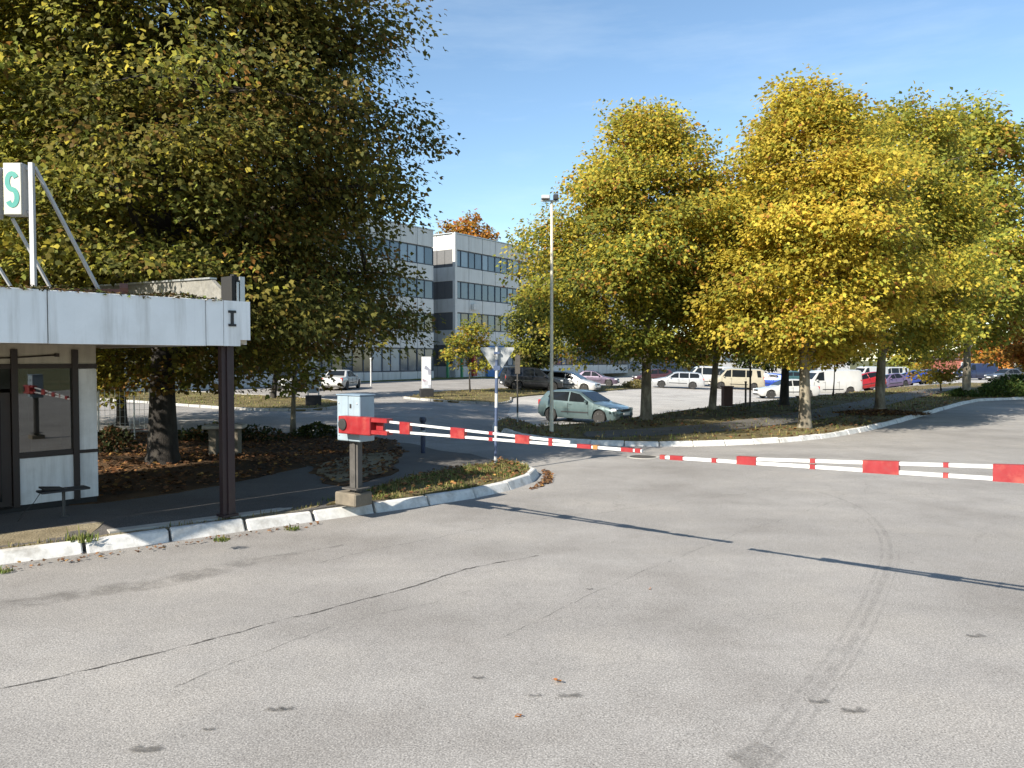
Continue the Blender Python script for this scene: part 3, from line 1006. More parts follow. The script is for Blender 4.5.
# verge between the road and the car park
RK = rounded([W(507, 419.5), W(494, 422), W(489, 427), W(500, 434.5), W(530, 441), W(575, 445), W(640, 447), W(720, 446.5), W(800, 442), W(850, 435.5), W(890, 426), W(930, 414.5), W(968, 403.5), W(985, 400.5), W(1080, 398), W(1500, 394)], 2)
VB = [W(1500, 388), W(1080, 383), W(960, 384), W(905, 388), W(860, 393), W(820, 397.5), W(760, 403.5), W(700, 410.5), W(640, 419.5), W(600, 426), W(560, 428), W(525, 424), W(505, 419.5)]
VR = inset(RK, .17) + [tuple(p[:2]) for p in VB]
sheet('verge', VR, 0.125, 'soil_verge', .7, .4, .02)
kerb('kerb_along_the_verge', RK, 0.14, 0.98, 0.22, 'kerb_paint', slope=0.11)
WALK = [W(585, 442), W(655, 440), W(720, 435.5), W(790, 428), W(840, 419), W(885, 408), W(935, 396), W(965, 389.5)]
WALKB = [W(958, 387.5), W(925, 391), W(880, 399), W(835, 409), W(785, 418), W(715, 428), W(655, 433), W(585, 437)]
sheet('walkway', ragged(rounded(WALK, 1) + rounded(WALKB, 1), .07, .5), 0.165, 'asphalt_walk', .7, .1)

# car park behind, lawn islands in front of the office block
LOT = [W(506, 418), W(560, 427), W(600, 425), W(640, 418), W(700, 409), W(760, 402), W(820, 396), W(905, 386.5), W(1000, 382), (80, 80), (80, 125), (-6, 125), (-3, 92), W(520, 384)]
sheet('parking_lot', LOT, 0.016, 'asphalt_lot', 1.6, 0.03)
LI = rounded([W(-300, 394), W(60, 398.5), W(127, 402), W(180, 406), W(240, 410.5), W(300, 412), W(336, 409.5), W(347, 405.5), W(337, 401.5), W(300, 398.5), W(240, 395.5), W(127, 389), W(-300, 386)], 2)
lawn_island = sheet('lawn_island', inset(LI, .08), 0.10, 'soil_verge', 1.0, .3, .02)
kerb('kerb_of_lawn', LI[:44], 0.12, 1.0, 0.15, 'kerb_plain')
MI = rounded([W(403, 398.5), W(420, 400.5), W(445, 402.8), W(480, 404.2), W(505, 404.5), W(514, 402), W(510, 398.5), W(540, 395.5), W(600, 392), W(645, 388.5)], 2)
MIB = [W(645, 386.5), W(600, 387), W(540, 388.5), W(470, 391), W(430, 393.5)]
sheet('planted_island', inset(MI, .08) + [tuple(p[:2]) for p in MIB], 0.10, 'soil_verge', 1.0, .3, .02)
kerb('kerb_of_planted_island', MI[:26], 0.12, 1.0, 0.15, 'kerb_plain')
lawnb = [(-34, 47), (-26, 52), (-9.4, 72), (-4.5, 77.5), (0.2, 84.5), (6, 92), (3.5, 93.5), (-6, 80.5), (-12, 74), (-36, 52)]
sheet('lawn_strip', lawnb, 0.09, 'turf', 1.5, .3, .02)

# marks on the road
def wl(pts):
    return rounded([W(*p) for p in pts], 2)
def wavy(pts, amp, step=.12):
    out = []
    o = 0.0
    for i, p in enumerate(dense(wl(pts), step)):
        o = o * .8 + random.uniform(-amp, amp)
        out.append((p[0] + o * .4 + random.uniform(-amp, amp) * .25, p[1] + o))
    return out
def cw(n, a, b):
    return [random.choice((a, b, (a + b) / 2, a * .4)) for _ in range(n)]
for pts, amp, lo_, hi_ in (([(-60, 698), (20, 683), (100, 667), (190, 645), (262, 626), (330, 608), (420, 584), (470, 567), (540, 556)], .035, .012, .034),
                           ([(170, 690), (240, 660), (330, 630), (400, 610), (470, 592)], .07, .003, .009),
                           ([(300, 568), (370, 550), (440, 537), (520, 522), (600, 513), (700, 498), (790, 489)], .06, .004, .011),
                           ([(500, 640), (610, 585), (720, 540), (840, 500)], .05, .003, .007)):
    L0 = wavy(pts, amp, .07)
    strip('crack', L0, cw(len(L0), lo_, hi_), 'crack_stain', .004 + random.uniform(0, .001), road)
arc = [(700, 800), (770, 752), (800, 712), (845, 655), (868, 615), (886, 575), (892, 555), (888, 535), (868, 512), (845, 500), (800, 487)]
aw = wl(arc)
for dx_, w0, k0, k1 in ((0.0, .11, 0, len(aw)), (.10, .07, 0, len(aw) - 10), (-.09, .05, 2, len(aw) - 16)):
    q = dense(inset(aw[k0:k1], dx_), .25)
    strip('tyre_mark', q, [w0 * (.55 + .6 * abs(math.sin(i * .37 + dx_ * 40))) * (1.15 - .6 * i / len(q)) for i in range(len(q))], 'tyre_rub', .006 + dx_ * .004, road)
arc2 = [(985, 700), (1000, 640), (1005, 600), (985, 560), (940, 525)]
strip('damp_mark', wl([(130, 592), (200, 574), (250, 562), (300, 553), (345, 545)]), [.1, .2, .3, .45, .5, .55, .5, .5, .45, .4, .35, .3, .25, .2, .15, .1, .1, .1], 'damp_stain', .007, road)
strip('damp_mark', wl([(-60, 618), (0, 606), (70, 596), (150, 583)]), .5, 'damp_stain', .0075, road)
strip('damp_mark', wl([(738, 764), (757, 757), (776, 752)]), .30, 'damp_stain', .008, road)
for px, py, w in ((285, 545 + 165, .07), (145, 751, .12), (570, 697, .10), (535, 697, .06), (478, 679, .06), (820, 703, .09), (855, 712, .11), (977, 637, .10), (590, 590, .05), (275, 711, .08), (207, 731, .05)):
    p = W(px, py)
    strip('oil_drip', [(p.x - w, p.y - .01), (p.x - w * .6, p.y + .02), (p.x - w * .1, p.y), (p.x + w * .5, p.y + .02), (p.x + w, p.y)], [w * .2, w * .9, w * .6, w, w * .3], 'oil_stain', .009, road)
p = W(643, 457)
man = thing('manhole_cover', 'round iron manhole cover in the road by the verge kerb', 'manhole cover', (p.x, p.y, .004))
mb = MB(); mb.lathe([(.40, -.02), (.40, .006), (.335, .008), (.335, -.02)], 24); mb.build('rim', 'concrete', man)
mb = MB(); mb.lathe([(.325, -.02), (.325, .007), (.0, .009)], 24); mb.build('lid', 'post_grey', man)
# ------------------------------------------------------------------ office blocks
def block(name, label, origin, ang, nb, bw, depth, end_bays, seed, end_narrow=True):
    rnd = random.Random(seed)
    z0 = g(origin[0], origin[1]) - .02
    root = thing(name, label, 'building', (origin[0], origin[1], z0), ang)
    Ln = nb * bw
    WIN = [(1.25, 3.45), (5.05, 6.85), (8.3, 10.1), (11.6, 13.35)]
    PAN = [(0.0, 1.25), (3.45, 5.05), (6.85, 8.3), (10.1, 11.6), (13.35, 15.0)]
    mb = MB(); mb.box((Ln / 2, depth / 2 + .15, 7.3), (Ln - .1, depth - .1, 14.6)); mb.build('wall', 'facade_core', root)
    mb = MB(); mb.box((Ln / 2, depth / 2 + .1, 15.05), (Ln + .3, depth + .3, .10)); mb.build('roof', 'galv', root)
    pm, wm = {}, {}
    for a, b in PAN:
        mb = MB(); mb.cbox((bw / 2, .07, (a + b) / 2), (bw - .07, .12, b - a - .05), .015); pm[a] = mb.mesh('panel', 'facade_white')
    def winmesh(a, b, w):
        f = MB()
        for x in (.03, w * .46, w - .03):
            f.box((x, .10, (a + b) / 2), (.045, .10, b - a - .03))
        f.box((w / 2, .102, a + .05), (w - .10, .09, .07)); f.box((w / 2, .102, b - .05), (w - .10, .09, .07))
        ps = []
        for x0, x1 in ((.055, w * .46 - .025), (w * .46 + .025, w - .055)):
            p = MB(); p.box(((x0 + x1) / 2, .13, (a + b) / 2), (x1 - x0 + .01, .02, b - a - .14)); ps.append(p)
        return f.mesh('frame', 'facade_frame'), [{m: p.mesh('pane', m) for m in ('glass_blue', 'glass_pale', 'glass_warm')} for p in ps]
    for a, b in WIN:
        wm[a] = winmesh(a, b, bw)
    def bay(x, y, rz):
        for a, b in PAN:
            ob('panel', pm[a], root, (x, y, 0), rz)
        for a, b in WIN:
            fr, panes = wm[a]
            w = ob('window', fr, root, (x, y, 0), rz)
            base = rnd.random()
            for pn in panes:
                k = 'glass_pale' if rnd.random() < (.45 if base < .5 else .12) else 'glass_blue'
                if a < 6 and rnd.random() < .35:
                    k = 'glass_warm'
                ob('pane', pn[k], w)
    for i in range(nb):
        bay(i * bw, 0, 0)
    for i in range(end_bays):
        bay(0, (i + 1) * bw + .15, -math.pi / 2)
    mb = MB(); mb.box((0.02, 0.02, 7.55), (.34, .34, 15.1)); mb.build('corner_post', 'facade_white', root)
    return root

DA = math.atan2(.815, .58)
A = (WD(455, 300, 80).x, 80.0)
right_block = block('office_block', 'white panelled four storey office block with long window bands, partly behind yellow trees', A, DA, 20, 2.35, 14, 3, 3)
mb = MB(); mb.box((3.1, -.22, 7.55), (.8, .34, .6)); mb.lathe([(.2, -.40), (.2, -.41)], 14, 'Y', (3.2, 0, 7.55)); mb.build('air_conditioner', 'facade_white', right_block)
mb = MB(); mb.box((-1.9, -.6, 2.0), (.22, .22, 4.0)); mb.box((.35, -.6, 2.0), (.22, .22, 4.0)); mb.box((-.78, -.6, 3.9), (2.03, .21, .22)); mb.build('entrance_frame', 'shop_green', right_block, label='green steel frame round the entrance')
mb = MB(); mb.box((2.9, -.25, 1.3), (.6, .3, 2.2)); mb.build('door', 'shop_red', right_block, label='red door beside the entrance')
mb = MB(); mb.box((5.4, -.2, 1.7), (.35, .2, 3.2)); mb.box((9.5, -.2, .5), (8.0, .2, .9)); mb.box((9.5, -.2, 3.3), (8.0, .2, .25)); mb.build('shop_front', 'shop_blue', right_block, label='blue shop front frame at street level')
Cp = (WD(434, 300, 76).x, 76.0)
LB = 17
left_block = block('office_wing', 'white panelled office wing running behind the big dark tree', (Cp[0] - .58 * LB * 2.35, Cp[1] - .815 * LB * 2.35), DA, LB, 2.35, 13, 0, 5)

def hall(name, label, px0, px1, D, h, wallm, roofm, wins):
    a, b = WD(px0, 360, D), WD(px1, 360, D)
    z = g((a.x + b.x) / 2, D) - .1
    root = thing(name, label, 'building', ((a.x + b.x) / 2, D, z))
    w = b.x - a.x
    mb = MB(); mb.box((0, 6, h / 2), (w, 12, h)); mb.build('wall', wallm, root)
    mb = MB(); mb.prism([(-w / 2 - .4, h), (w / 2 + .4, h), (w / 2 - .5, h + .9), (-w / 2 + .5, h + .9)], -.5, 12.5); mb.build('roof', roofm, root)
    fm = MB(); fm.box((0, -.03, 0), (1.6, .08, 1.2)); fmm = fm.mesh('window', 'white_steel')
    gm = MB(); gm.box((0, -.06, 0), (1.4, .06, 1.0)); gmm = gm.mesh('pane', 'glass_blue')
    for i in range(wins):
        o = ob('window', fmm, root, (-w / 2 + (i + .5) * w / wins, 0, h * .58))
        ob('pane', gmm, o)
hall('low_hall', 'low beige hall beyond the car park, behind the parked purple car', 586, 640, 112, 3.0, 'hall_beige', 'roof_dark', 5)
hall('grey_hall', 'long grey hall far behind the white and beige vans', 655, 850, 128, 4.6, 'hall_grey', 'roof_dark', 12)
hall('brick_house', 'red brick house far behind the right hand parked cars', 962, 978, 122, 3.4, 'brick_red', 'roof_dark', 2)
hall('brown_hall', 'pale building at the far right edge behind dark cars', 978, 1120, 118, 2.6, 'hall_beige', 'roof_dark', 5)

# ------------------------------------------------------------------ kiosk with its canopy
KA = math.radians(47.4)
KO = Vector((-3.56, 10.5))
KS = 1.043                                        # the kiosk is a little larger than its first survey
kz = 0.27
kiosk = thing('gate_kiosk', 'white gate kiosk with brown framed window and wide flat canopy on one post', 'kiosk', (KO.x * KS, KO.y * KS, CAMH - CAMH * KS), KA)
kiosk.scale = (KS, KS, KS)
zb_, zt_ = 2.585, 3.19
# canopy slab: soffit and felt roof, white fascia panels on the front, seams between them
mb = MB()
mb.box((-2.63, .62, 2.72), (5.20, 1.12, .20)); mb.box((-4.6, 3.3, 2.72), (9.2, 4.2, .20))
mb.build('soffit', 'wall_beige', kiosk)
mb = MB()
mb.box((-2.63, .62, 3.02), (5.18, 1.1, .24)); mb.box((-4.6, 3.3, 3.02), (9.18, 4.2, .24))
mb.build('roof', 'roof_felt', kiosk)
fx = [-5.27, -4.45, -2.46, -.62, -.38]
for x0, x1 in zip(fx[:-1], fx[1:]):
    mb = MB(); mb.cbox(((x0 + x1) / 2, .03, (zb_ + zt_) / 2 + random.uniform(-.004, .004)), (x1 - x0 - (.012 if x1 != -.38 else .005), .05, zt_ - zb_), .004)
    mb.build('fascia_panel', 'fascia_white', kiosk)
mb = MB(); mb.prism([(-.377, zb_ + .002), (-.145, zb_ + .002), (-.145, zb_ + .085), (0, zb_ + .085), (0, zt_), (-.377, zt_)], .005, .055); mb.build('fascia_panel', 'fascia_white', kiosk)
mb = MB(); mb.box((-.03, 2.7, 2.9), (.05, 5.2, .58)); mb.build('side_fascia', 'fascia_white', kiosk)
mb = MB(); mb.box((-7.2, 1.17, 2.9), (4.0, .05, .6)); mb.build('fascia_panel', 'fascia_white', kiosk)
# letter I on the fascia: two serifs and a stem
mb = MB(); mb.box((-.262, -.003, 2.955), (.040, .012, .18)); mb.box((-.262, -.004, 3.045), (.105, .014, .032)); mb.box((-.262, -.004, 2.865), (.105, .014, .032)); mb.build('letter_i', 'letter_black', kiosk, label='black serif letter I on the white fascia')
# upstand with gritty felt along the right roof edge, with its bracket and flashing
mb = MB(); mb.add([(-.09, .35, 3.10), (-.09, 5.3, 3.10), (-.09, 5.3, 3.73), (-.09, .95, 3.56), (-.09, .35, 3.22), (-.03, .35, 3.10), (-.03, 5.3, 3.10), (-.03, 5.3, 3.73), (-.03, .95, 3.56), (-.03, .35, 3.22)],
    [(0, 1, 2, 3, 4), (9, 8, 7, 6, 5), (0, 5, 6, 1), (1, 6, 7, 2), (2, 7, 8, 3), (3, 8, 9, 4), (4, 9, 5, 0)]); mb.build('roof_upstand', 'roof_felt', kiosk)
mb = MB(); mb.bar((-.06, .93, 3.57), (-.06, 5.32, 3.745), .11, .025); mb.build('upstand_cap', 'galv', kiosk)
mb = MB(); mb.box((-.16, .30, 3.32), (.05, .30, .44)); mb.box((-.11, .24, 3.34), (.05, .10, .46)); mb.build('bracket', 'black_gap', kiosk)
mb = MB(); mb.box((-.025, .20, 3.33), (.07, .08, .42)); mb.box((-.10, .17, 3.29), (.03, .05, .34)); mb.build('flashing', 'galv', kiosk)
# column
mb = MB(); mb.box((0, 0, 1.44), (.045, .15, 2.34)); mb.box((-.055, 0, 1.44), (.065, .10, 2.34)); mb.box((.055, 0, 1.44), (.065, .10, 2.34)); mb.box((0, 0, .285), (.22, .2, .03)); mb.build('column', 'steel_maroon', kiosk, loc=(-.245, .22, 0), label='dark maroon steel column under the canopy corner')
# body
KX = .10
def kbox(name, x0, x1, y0, y1, z0, z1, m, label=None):
    mb = MB(); mb.box(((x0 + x1) / 2 + KX, (y0 + y1) / 2, (z0 + z1) / 2), (x1 - x0, y1 - y0, z1 - z0)); return mb.build(name, m, kiosk, label=label)
FY = 2.56
kbox('side_wall', -1.25, -1.17, FY + .10, 5.2, kz - .05, 2.60, 'wall_white')
kbox('back_wall', -8.0, -1.25, 5.1, 5.2, kz - .05, 2.60, 'wood_brown')
kbox('inner_floor', -8.0, -1.26, 2.70, 5.09, kz - .04, kz + .02, 'wood_brown')
kbox('plinth', -8.0, -1.19, FY + .02, FY + .12, kz - .1, kz + .10, 'black_gap')
kbox('lower_panel', -2.19, -1.50, FY + .02, FY + .09, kz + .10, 1.02, 'wall_white')
kbox('lower_panel', -1.43, -1.172, FY + .02, FY + .09, kz + .10, 1.03, 'wall_white')
kbox('wall_strip', -1.43, -1.172, FY + .015, FY + .09, 1.08, 2.27, 'wall_white')
kbox('upper_wall', -8.0, -1.172, FY + .03, FY + .09, 2.345, 2.62, 'wall_beige')
for x in (-2.235, -1.465):
    kbox('batten', x - .04, x + .04, FY - .01, FY + .08, kz + .08, 2.55, 'wood_brown')
kbox('rail', -1.425, -1.165, FY, FY + .08, 1.035, 1.075, 'wood_brown')
kbox('rail', -8.0, -1.165, FY + .003, FY + .085, 2.28, 2.34, 'wood_brown')
wf = kbox('window_frame', -2.19, -1.51, FY + .005, FY + .075, 1.025, 1.10, 'wood_brown')
mb = MB(); mb.box((0, 0, 0), (.69, .007, 1.18)); mb.build('pane', 'kiosk_glass', kiosk, loc=(-1.85 + KX, FY + .045, 1.69), rz=math.radians(.5))
# door and a second window left of it
dr = kbox('door', -3.15, -2.29, FY + .02, FY + .06, kz + .06, 1.95, 'wood_brown')
mb = MB(); mb.box((-2.72 + KX, FY + .01, 1.15), (.62, .02, 1.4)); mb.build('pane', 'glass_dark', dr)
mb = MB(); mb.box((-3.05 + KX, FY - .02, 1.1), (.03, .06, .14)); mb.build('handle', 'galv', dr)
kbox('transom', -3.15, -2.28, FY + .03, FY + .05, 2.0, 2.28, 'glass_dark')
kbox('batten', -3.23, -3.15, FY - .01, FY + .08, kz + .08, 2.55, 'wood_brown')
kbox('lower_panel', -7.9, -3.24, FY + .02, FY + .09, kz + .10, 1.02, 'wall_white')
kbox('pane', -7.9, -3.24, FY + .045, FY + .052, 1.02, 2.28, 'glass_dark')
mb = MB(); mb.tube([(-3.2, FY + .015, 2.40), (-2.2, FY + .013, 2.43), (-1.62, FY + .012, 2.47)], .012, 6); mb.box((-1.60, FY + .005, 2.47), (.05, .05, .05)); mb.build('conduit', 'wood_brown', kiosk)
# what shows through the glass: a desk, a monitor, a chair back, back wall coloured dark to give the room its shade
mb = MB(); mb.box((-1.45, FY + 1.3, 1.5), (.45, .4, 2.3)); mb.build('locker', 'wall_white', kiosk)
mb = MB(); mb.cbox((-2.3, FY + 1.2, 1.15), (.45, .10, .55), .03); mb.tube([(-2.3, FY + 1.15, .3), (-2.3, FY + 1.1, .9)], .03, 6); mb.build('chair', 'car_black_trim', kiosk)
kbox('desk', -2.9, -1.3, FY + .45, FY + 1.0, .98, 1.02, 'wood_brown')
mb = MB(); mb.box((-1.95, FY + .7, 1.16), (.36, .05, .26)); mb.box((-1.95, FY + .73, 1.05), (.06, .04, .1)); mb.build('monitor', 'car_black_trim', kiosk)
mb = MB(); mb.lathe([(.035, 1.02), (.035, 1.14), (.028, 1.15)], 12, 'Z', (-1.62, FY + .62, 0)); mb.build('cup', 'wall_white', kiosk)
# mossy leaf clumps on the fascia's top edge
rng = np.random.default_rng(5)
nn = 1500
xx = rng.uniform(-5.2, -.4, nn)
PP = np.stack([xx, rng.uniform(.0, .16, nn), 3.18 + rng.uniform(0, .05, nn) * (1 + np.sin(xx * 5) * .6)], 1)
me = leaf_cloud('moss', PP, rng.normal(0, 1, (nn, 3)) * np.array([1, 1, .3]), np.array([0, 0, 1]) + rng.normal(0, .5, (nn, 3)), rng.uniform(.03, .07, nn), pick(rng, nn, [(3, (.045, .045, .015)), (2, (.10, .06, .02)), (1, (.10, .13, .03))]), 'litter')
o = ob('moss', me, kiosk); o['kind'] = 'stuff'

# small shelf table in front of the kiosk
tb = thing('shelf_table', 'small dark low shelf table on a single post in front of the kiosk', 'table', (WD(64, 518, 10.82).x, 10.82, .185), KA)
mb = MB(); mb.cbox((0, 0, .385), (.62, .26, .03), .006); mb.build('table_top', 'car_black_trim', tb)
mb = MB(); mb.tube([(0, 0, .0), (0, 0, .37)], .022, 8); mb.box((0, 0, .01), (.10, .10, .02)); mb.build('leg', 'post_grey', tb)
mb = MB(); mb.box((-.15, .0, .425), (.26, .22, .025), 0, 0, 1, .12); mb.box((-.15, 0, .408), (.20, .16, .02)); mb.build('clip_board', 'rubber', tb)
mb = MB(); mb.tube([(-.28, .0, .39), (-.36, .03, .25), (-.5, .06, .10), (-.55, .08, .0)], .005, 5); mb.build('cable', 'rubber', tb)

# letter sign on the kiosk roof
def sbox(px0, D, z0, z1, w, d, name, label, letter):
    D *= KS
    z0, z1 = CAMH + (z0 - CAMH) * KS, CAMH + (z1 - CAMH) * KS
    x = WD(px0, 300, D).x
    r = thing(name, label, 'sign', (x, D, z0))
    h = z1 - z0
    mb = MB(); mb.cbox((w / 2, .075 + .01, h / 2), (w, .13, h), .01); mb.build('case', 'sign_side', r)
    mb = MB(); mb.cbox((w / 2, .01, h / 2), (w - .012, .02, h - .012), .006); mb.build('face', 'sign_cream', r)
    if letter:
        cu = []
        for k in range(25):
            t = k / 24
            if t < .5:
                a = math.radians(30 + t * 2 * 235)
                cu.append((w / 2 + math.cos(a) * w * .25, h * .635 + math.sin(a) * h * .15))
            else:
                a = math.radians(85 - (t - .5) * 2 * 235)
                cu.append((w / 2 + math.cos(a) * w * .25, h * .335 + math.sin(a) * h * .15))
        m2 = MB()
        th = .030
        fr, bk = [], []
        for i, (x_, z_) in enumerate(cu):
            a, b = Vector(cu[max(0, i - 1)]), Vector(cu[min(24, i + 1)])
            d_ = (b - a).normalized()
            nx, nz_ = -d_.y * th, d_.x * th
            fr.append(((x_ + nx, -.006, z_ + nz_), (x_ - nx, -.006, z_ - nz_)))
        vs = [v for pr in fr for v in pr] + [(v[0], .002, v[2]) for pr in fr for v in pr]
        n2 = len(fr) * 2
        fs = []
        for i in range(24):
            a = 2 * i
            fs += [(a, a + 1, a + 3, a + 2), (a, a + 2, a + 2 + n2, a + n2), (a + 1, a + 1 + n2, a + 3 + n2, a + 3)]
        m2.add(vs, fs)
        m2.build('letter_s', 'turquoise', r, label='turquoise letter S')
    return r
sbox(5, 9.25, 4.13, 4.755, .235, .15, 'letter_sign', 'cream light box sign with turquoise letter S above the kiosk roof', True)
sbox(-21, 9.25, 4.10, 4.725, .235, .15, 'letter_sign', 'cream light box sign cut by the left picture edge, beside the S', False)
fr = thing('steel_bracing', 'white steel post and braces carrying the letter sign on the kiosk roof', 'support', (WD(34, 300, 9.3 * KS).x, 9.3 * KS, CAMH + .74 * KS))
fr.scale = (KS, KS, KS)
fx0 = fr.location.x
def fp(px, D, z):
    return (WD(px, 300, D).x - fx0 / KS, D - 9.3, z - 3.14)
mb = MB(); mb.bar((0, 0, -.02), (0, 0, 1.62), .05, .05); mb.build('post', 'white_steel', fr)
mb = MB(); mb.bar(fp(37, 9.33, 4.72), fp(104, 10.3, 3.20), .035, .035); mb.build('brace', 'white_steel', fr)
mb = MB(); mb.bar(fp(14, 9.42, 4.12), fp(56, 10.0, 3.20), .03, .03); mb.build('brace', 'white_steel', fr)
mb = MB(); mb.bar(fp(-30, 9.42, 4.12), fp(18, 10.0, 3.20), .03, .03); mb.build('brace', 'white_steel', fr)
mb = MB(); mb.bar(fp(-30, 9.46, 4.70), fp(35, 9.34, 4.70), .035, .035); mb.bar(fp(-30, 9.46, 4.18), fp(35, 9.34, 4.18), .035, .035); mb.build('cross_rail', 'white_steel', fr)
mb = MB(); mb.bar(fp(18, 9.32, 3.24), fp(127, 10.5, 3.33), .06, .06); mb.tube([fp(120, 10.45, 3.37), fp(128, 10.5, 3.37)], .07, 8); mb.build('base_rail', 'rust_steel', fr)

# ------------------------------------------------------------------ the two barriers
def barrier(label, loc, ang, flip, armz, droop, bands, length, gz):
    """hinge post with drive box and a forked arm; local x runs along the arm"""
    r = thing('barrier', label, 'barrier', (loc[0], loc[1], gz), ang)
    s = -1 if flip else 1
    az = armz - gz
    q = -.20
    mb = MB(); mb.cbox((q - .08, s * .32, .02), (.46, .36, .20), .02); mb.build('plinth', 'concrete_warm', r)
    mb = MB(); zp = (.07 + az - .262) / 2; hp = az - .262 - .07; mb.box((q, s * .30, zp), (.18, .09, hp)); mb.box((q, s * .30 - .055, zp), (.10, .02, hp)); mb.box((q, s * .30 + .055, zp), (.10, .02, hp)); mb.box((q, s * .30, .185), (.32, .28, .02)); mb.build('post', 'post_grey', r)
    bx = MB(); bx.cbox((q - .125, s * .30, az + .07), (.25, .30, .68), .012); bx.build('drive_box', 'box_grey', r)
    bx = MB(); bx.cbox((q + .13, s * .30, az + .07), (.25, .30, .68), .012); bx.build('drive_box', 'box_grey', r)
    bx = MB(); bx.cbox((q + .002, s * .30, az + .422), (.53, .32, .02), .005); bx.build('lid', 'box_blue', r)
    for x_, z_ in ((q - .20, .30), (q + .20, .30), (q - .20, -.18)):
        mb = MB(); mb.lathe([(.012, 0), (.012, -s * .008), (.006, -s * .011)], 8, 'Y', (x_, s * .149, az + z_)); mb.build('bolt', 'galv', r)
    mb = MB(); mb.box((q + .06, s * .146, az + .26), (.03, .012, .06)); mb.build('lock', 'rubber', r)
    mb = MB(); mb.cbox((.11, s * .055, az - .01), (.68, .15, .26), .012); mb.build('arm_holder', 'barrier_red', r)
    mb = MB(); mb.lathe([(.085, s * -.02), (.085, s * -.04), (.06, s * -.046), (.0, s * -.046)], 20, 'Y', (-.12, 0, az)); mb.build('hub_cap', 'rubber', r)
    mb = MB(); mb.box((.60, s * .065, az + .086), (.34, .12, .055)); mb.box((.60, s * .065, az - .086), (.34, .12, .055)); mb.box((.50, s * .11, az), (.20, .03, .13)); mb.build('fork', 'barrier_red', r)
    arm = MB()
    x0 = .70
    xm = length * .80
    top0, low0 = az + .074, az - .060
    def low(x):
        return low0 + (az - .0 - low0) * 0 + droop * (x / length)
    def top(x):
        t = min(1.0, (x - x0) / (xm - x0))
        return low(x) + (top0 - low0) * (1 - t) + .038 * t if x < xm else low(x) + .038
    y = s * .07
    arm.bar((x0, y, low(x0)), (length, y, low(length)), .032, .032)
    arm.bar((x0, y, top(x0)), (xm, y, top(xm)), .030, .030)
    arm.build('arm', 'barrier_white', r)
    for a, b, kind in bands:
        m = MB()
        if kind == 'tip':
            m.bar((a, y, low(a)), (b, y, low(b)), .044, .046)
        else:
            zl = low(a) - .021
            full = a < xm
            zt1, zt2 = (top(a) + .021, top(b) + .021) if full else (low(a) + .025, low(b) + .025)
            zl2 = low(b) - .021
            if kind == 'small':
                m.bar((a, y, low(a)), (b, y, low(b)), .044, .044)
                if full:
                    m.bar((a, y, top(a)), (b, y, top(b)), .042, .042)
            else:
                m.add([(a, y - .03, zl), (b, y - .03, zl2), (b, y - .03, zt2), (a, y - .03, zt1), (a, y + .03, zl), (b, y + .03, zl2), (b, y + .03, zt2), (a, y + .03, zt1)],
                      [(0, 1, 2, 3), (7, 6, 5, 4), (0, 4, 5, 1), (1, 5, 6, 2), (2, 6, 7, 3), (3, 7, 4, 0)])
        m.build('reflector' if kind == 'yel' else 'band', 'reflector_yellow' if kind == 'yel' else 'barrier_red', r)
    return r
Hn = Vector((-2.38, 11.25))
Tp = Vector((1.40, 8.43))
LA_ = (Tp - Hn).length
angL = math.atan2(Tp.y - Hn.y, Tp.x - Hn.x)
def t_of(px, H, ang):
    q = (px - CX) / F
    d = Vector((math.cos(ang), math.sin(ang)))
    return (q * H.y - H.x) / (d.x - q * d.y)
bl = [(397, 407, 'plate'), (448, 462, 'plate'), (486, 490, 'small'), (513, 527, 'plate'), (546, 550, 'small'), (575, 589, 'plate'), (591, 595.5, 'yel'), (619, 631, 'tip'), (633, 638.5, 'tip')]
bandsL = [(t_of(a, Hn, angL), t_of(b, Hn, angL), k) for a, b, k in bl]
barrier('red and white barrier on the left with grey drive box on a post', Hn, angL, False, 1.455, -.0, bandsL, LA_ - .0, 0.28)
TpR = Vector((1.556, 8.10))
dR = Vector((.78, -.625)).normalized()
HnR = TpR + dR * 4.9
angR = math.atan2(-dR.y, -dR.x)
brr = [(658, 663, 'tip'), (668, 681, 'tip'), (710, 715, 'small'), (735.6, 755, 'plate'), (809, 814.5, 'small'), (862.6, 899, 'plate'), (943.5, 949, 'small'), (994, 1050, 'plate')]
bandsR = sorted([tuple(sorted((t_of(a, HnR, angR), t_of(b, HnR, angR)))) + (k,) for a, b, k in brr])
barrier('red and white striped barrier arm reaching in from the right picture edge', HnR, angR, True, 1.53, -.10, bandsR, 4.9, 0.0)

# ------------------------------------------------------------------ posts and signs
p = W(423, 456, .05)
bo = thing('bollard', 'dark blue steel bollard with round cap behind the barrier arm', 'bollard', (p.x, p.y, p.z - .03))
mb = MB(); mb.tube([(0, 0, 0), (0, 0, .86)], .058, 14); mb.build('post', 'blue_paint', bo, True)
mb = MB(); mb.lathe([(.03, .85), (.075, .87), (.088, .93), (.07, .985), (.0, 1.0)], 16); mb.build('cap', 'blue_paint', bo, True)
mb = MB(); mb.lathe([(.066, .60), (.066, .66)], 14); mb.build('collar', 'pole_white', bo)

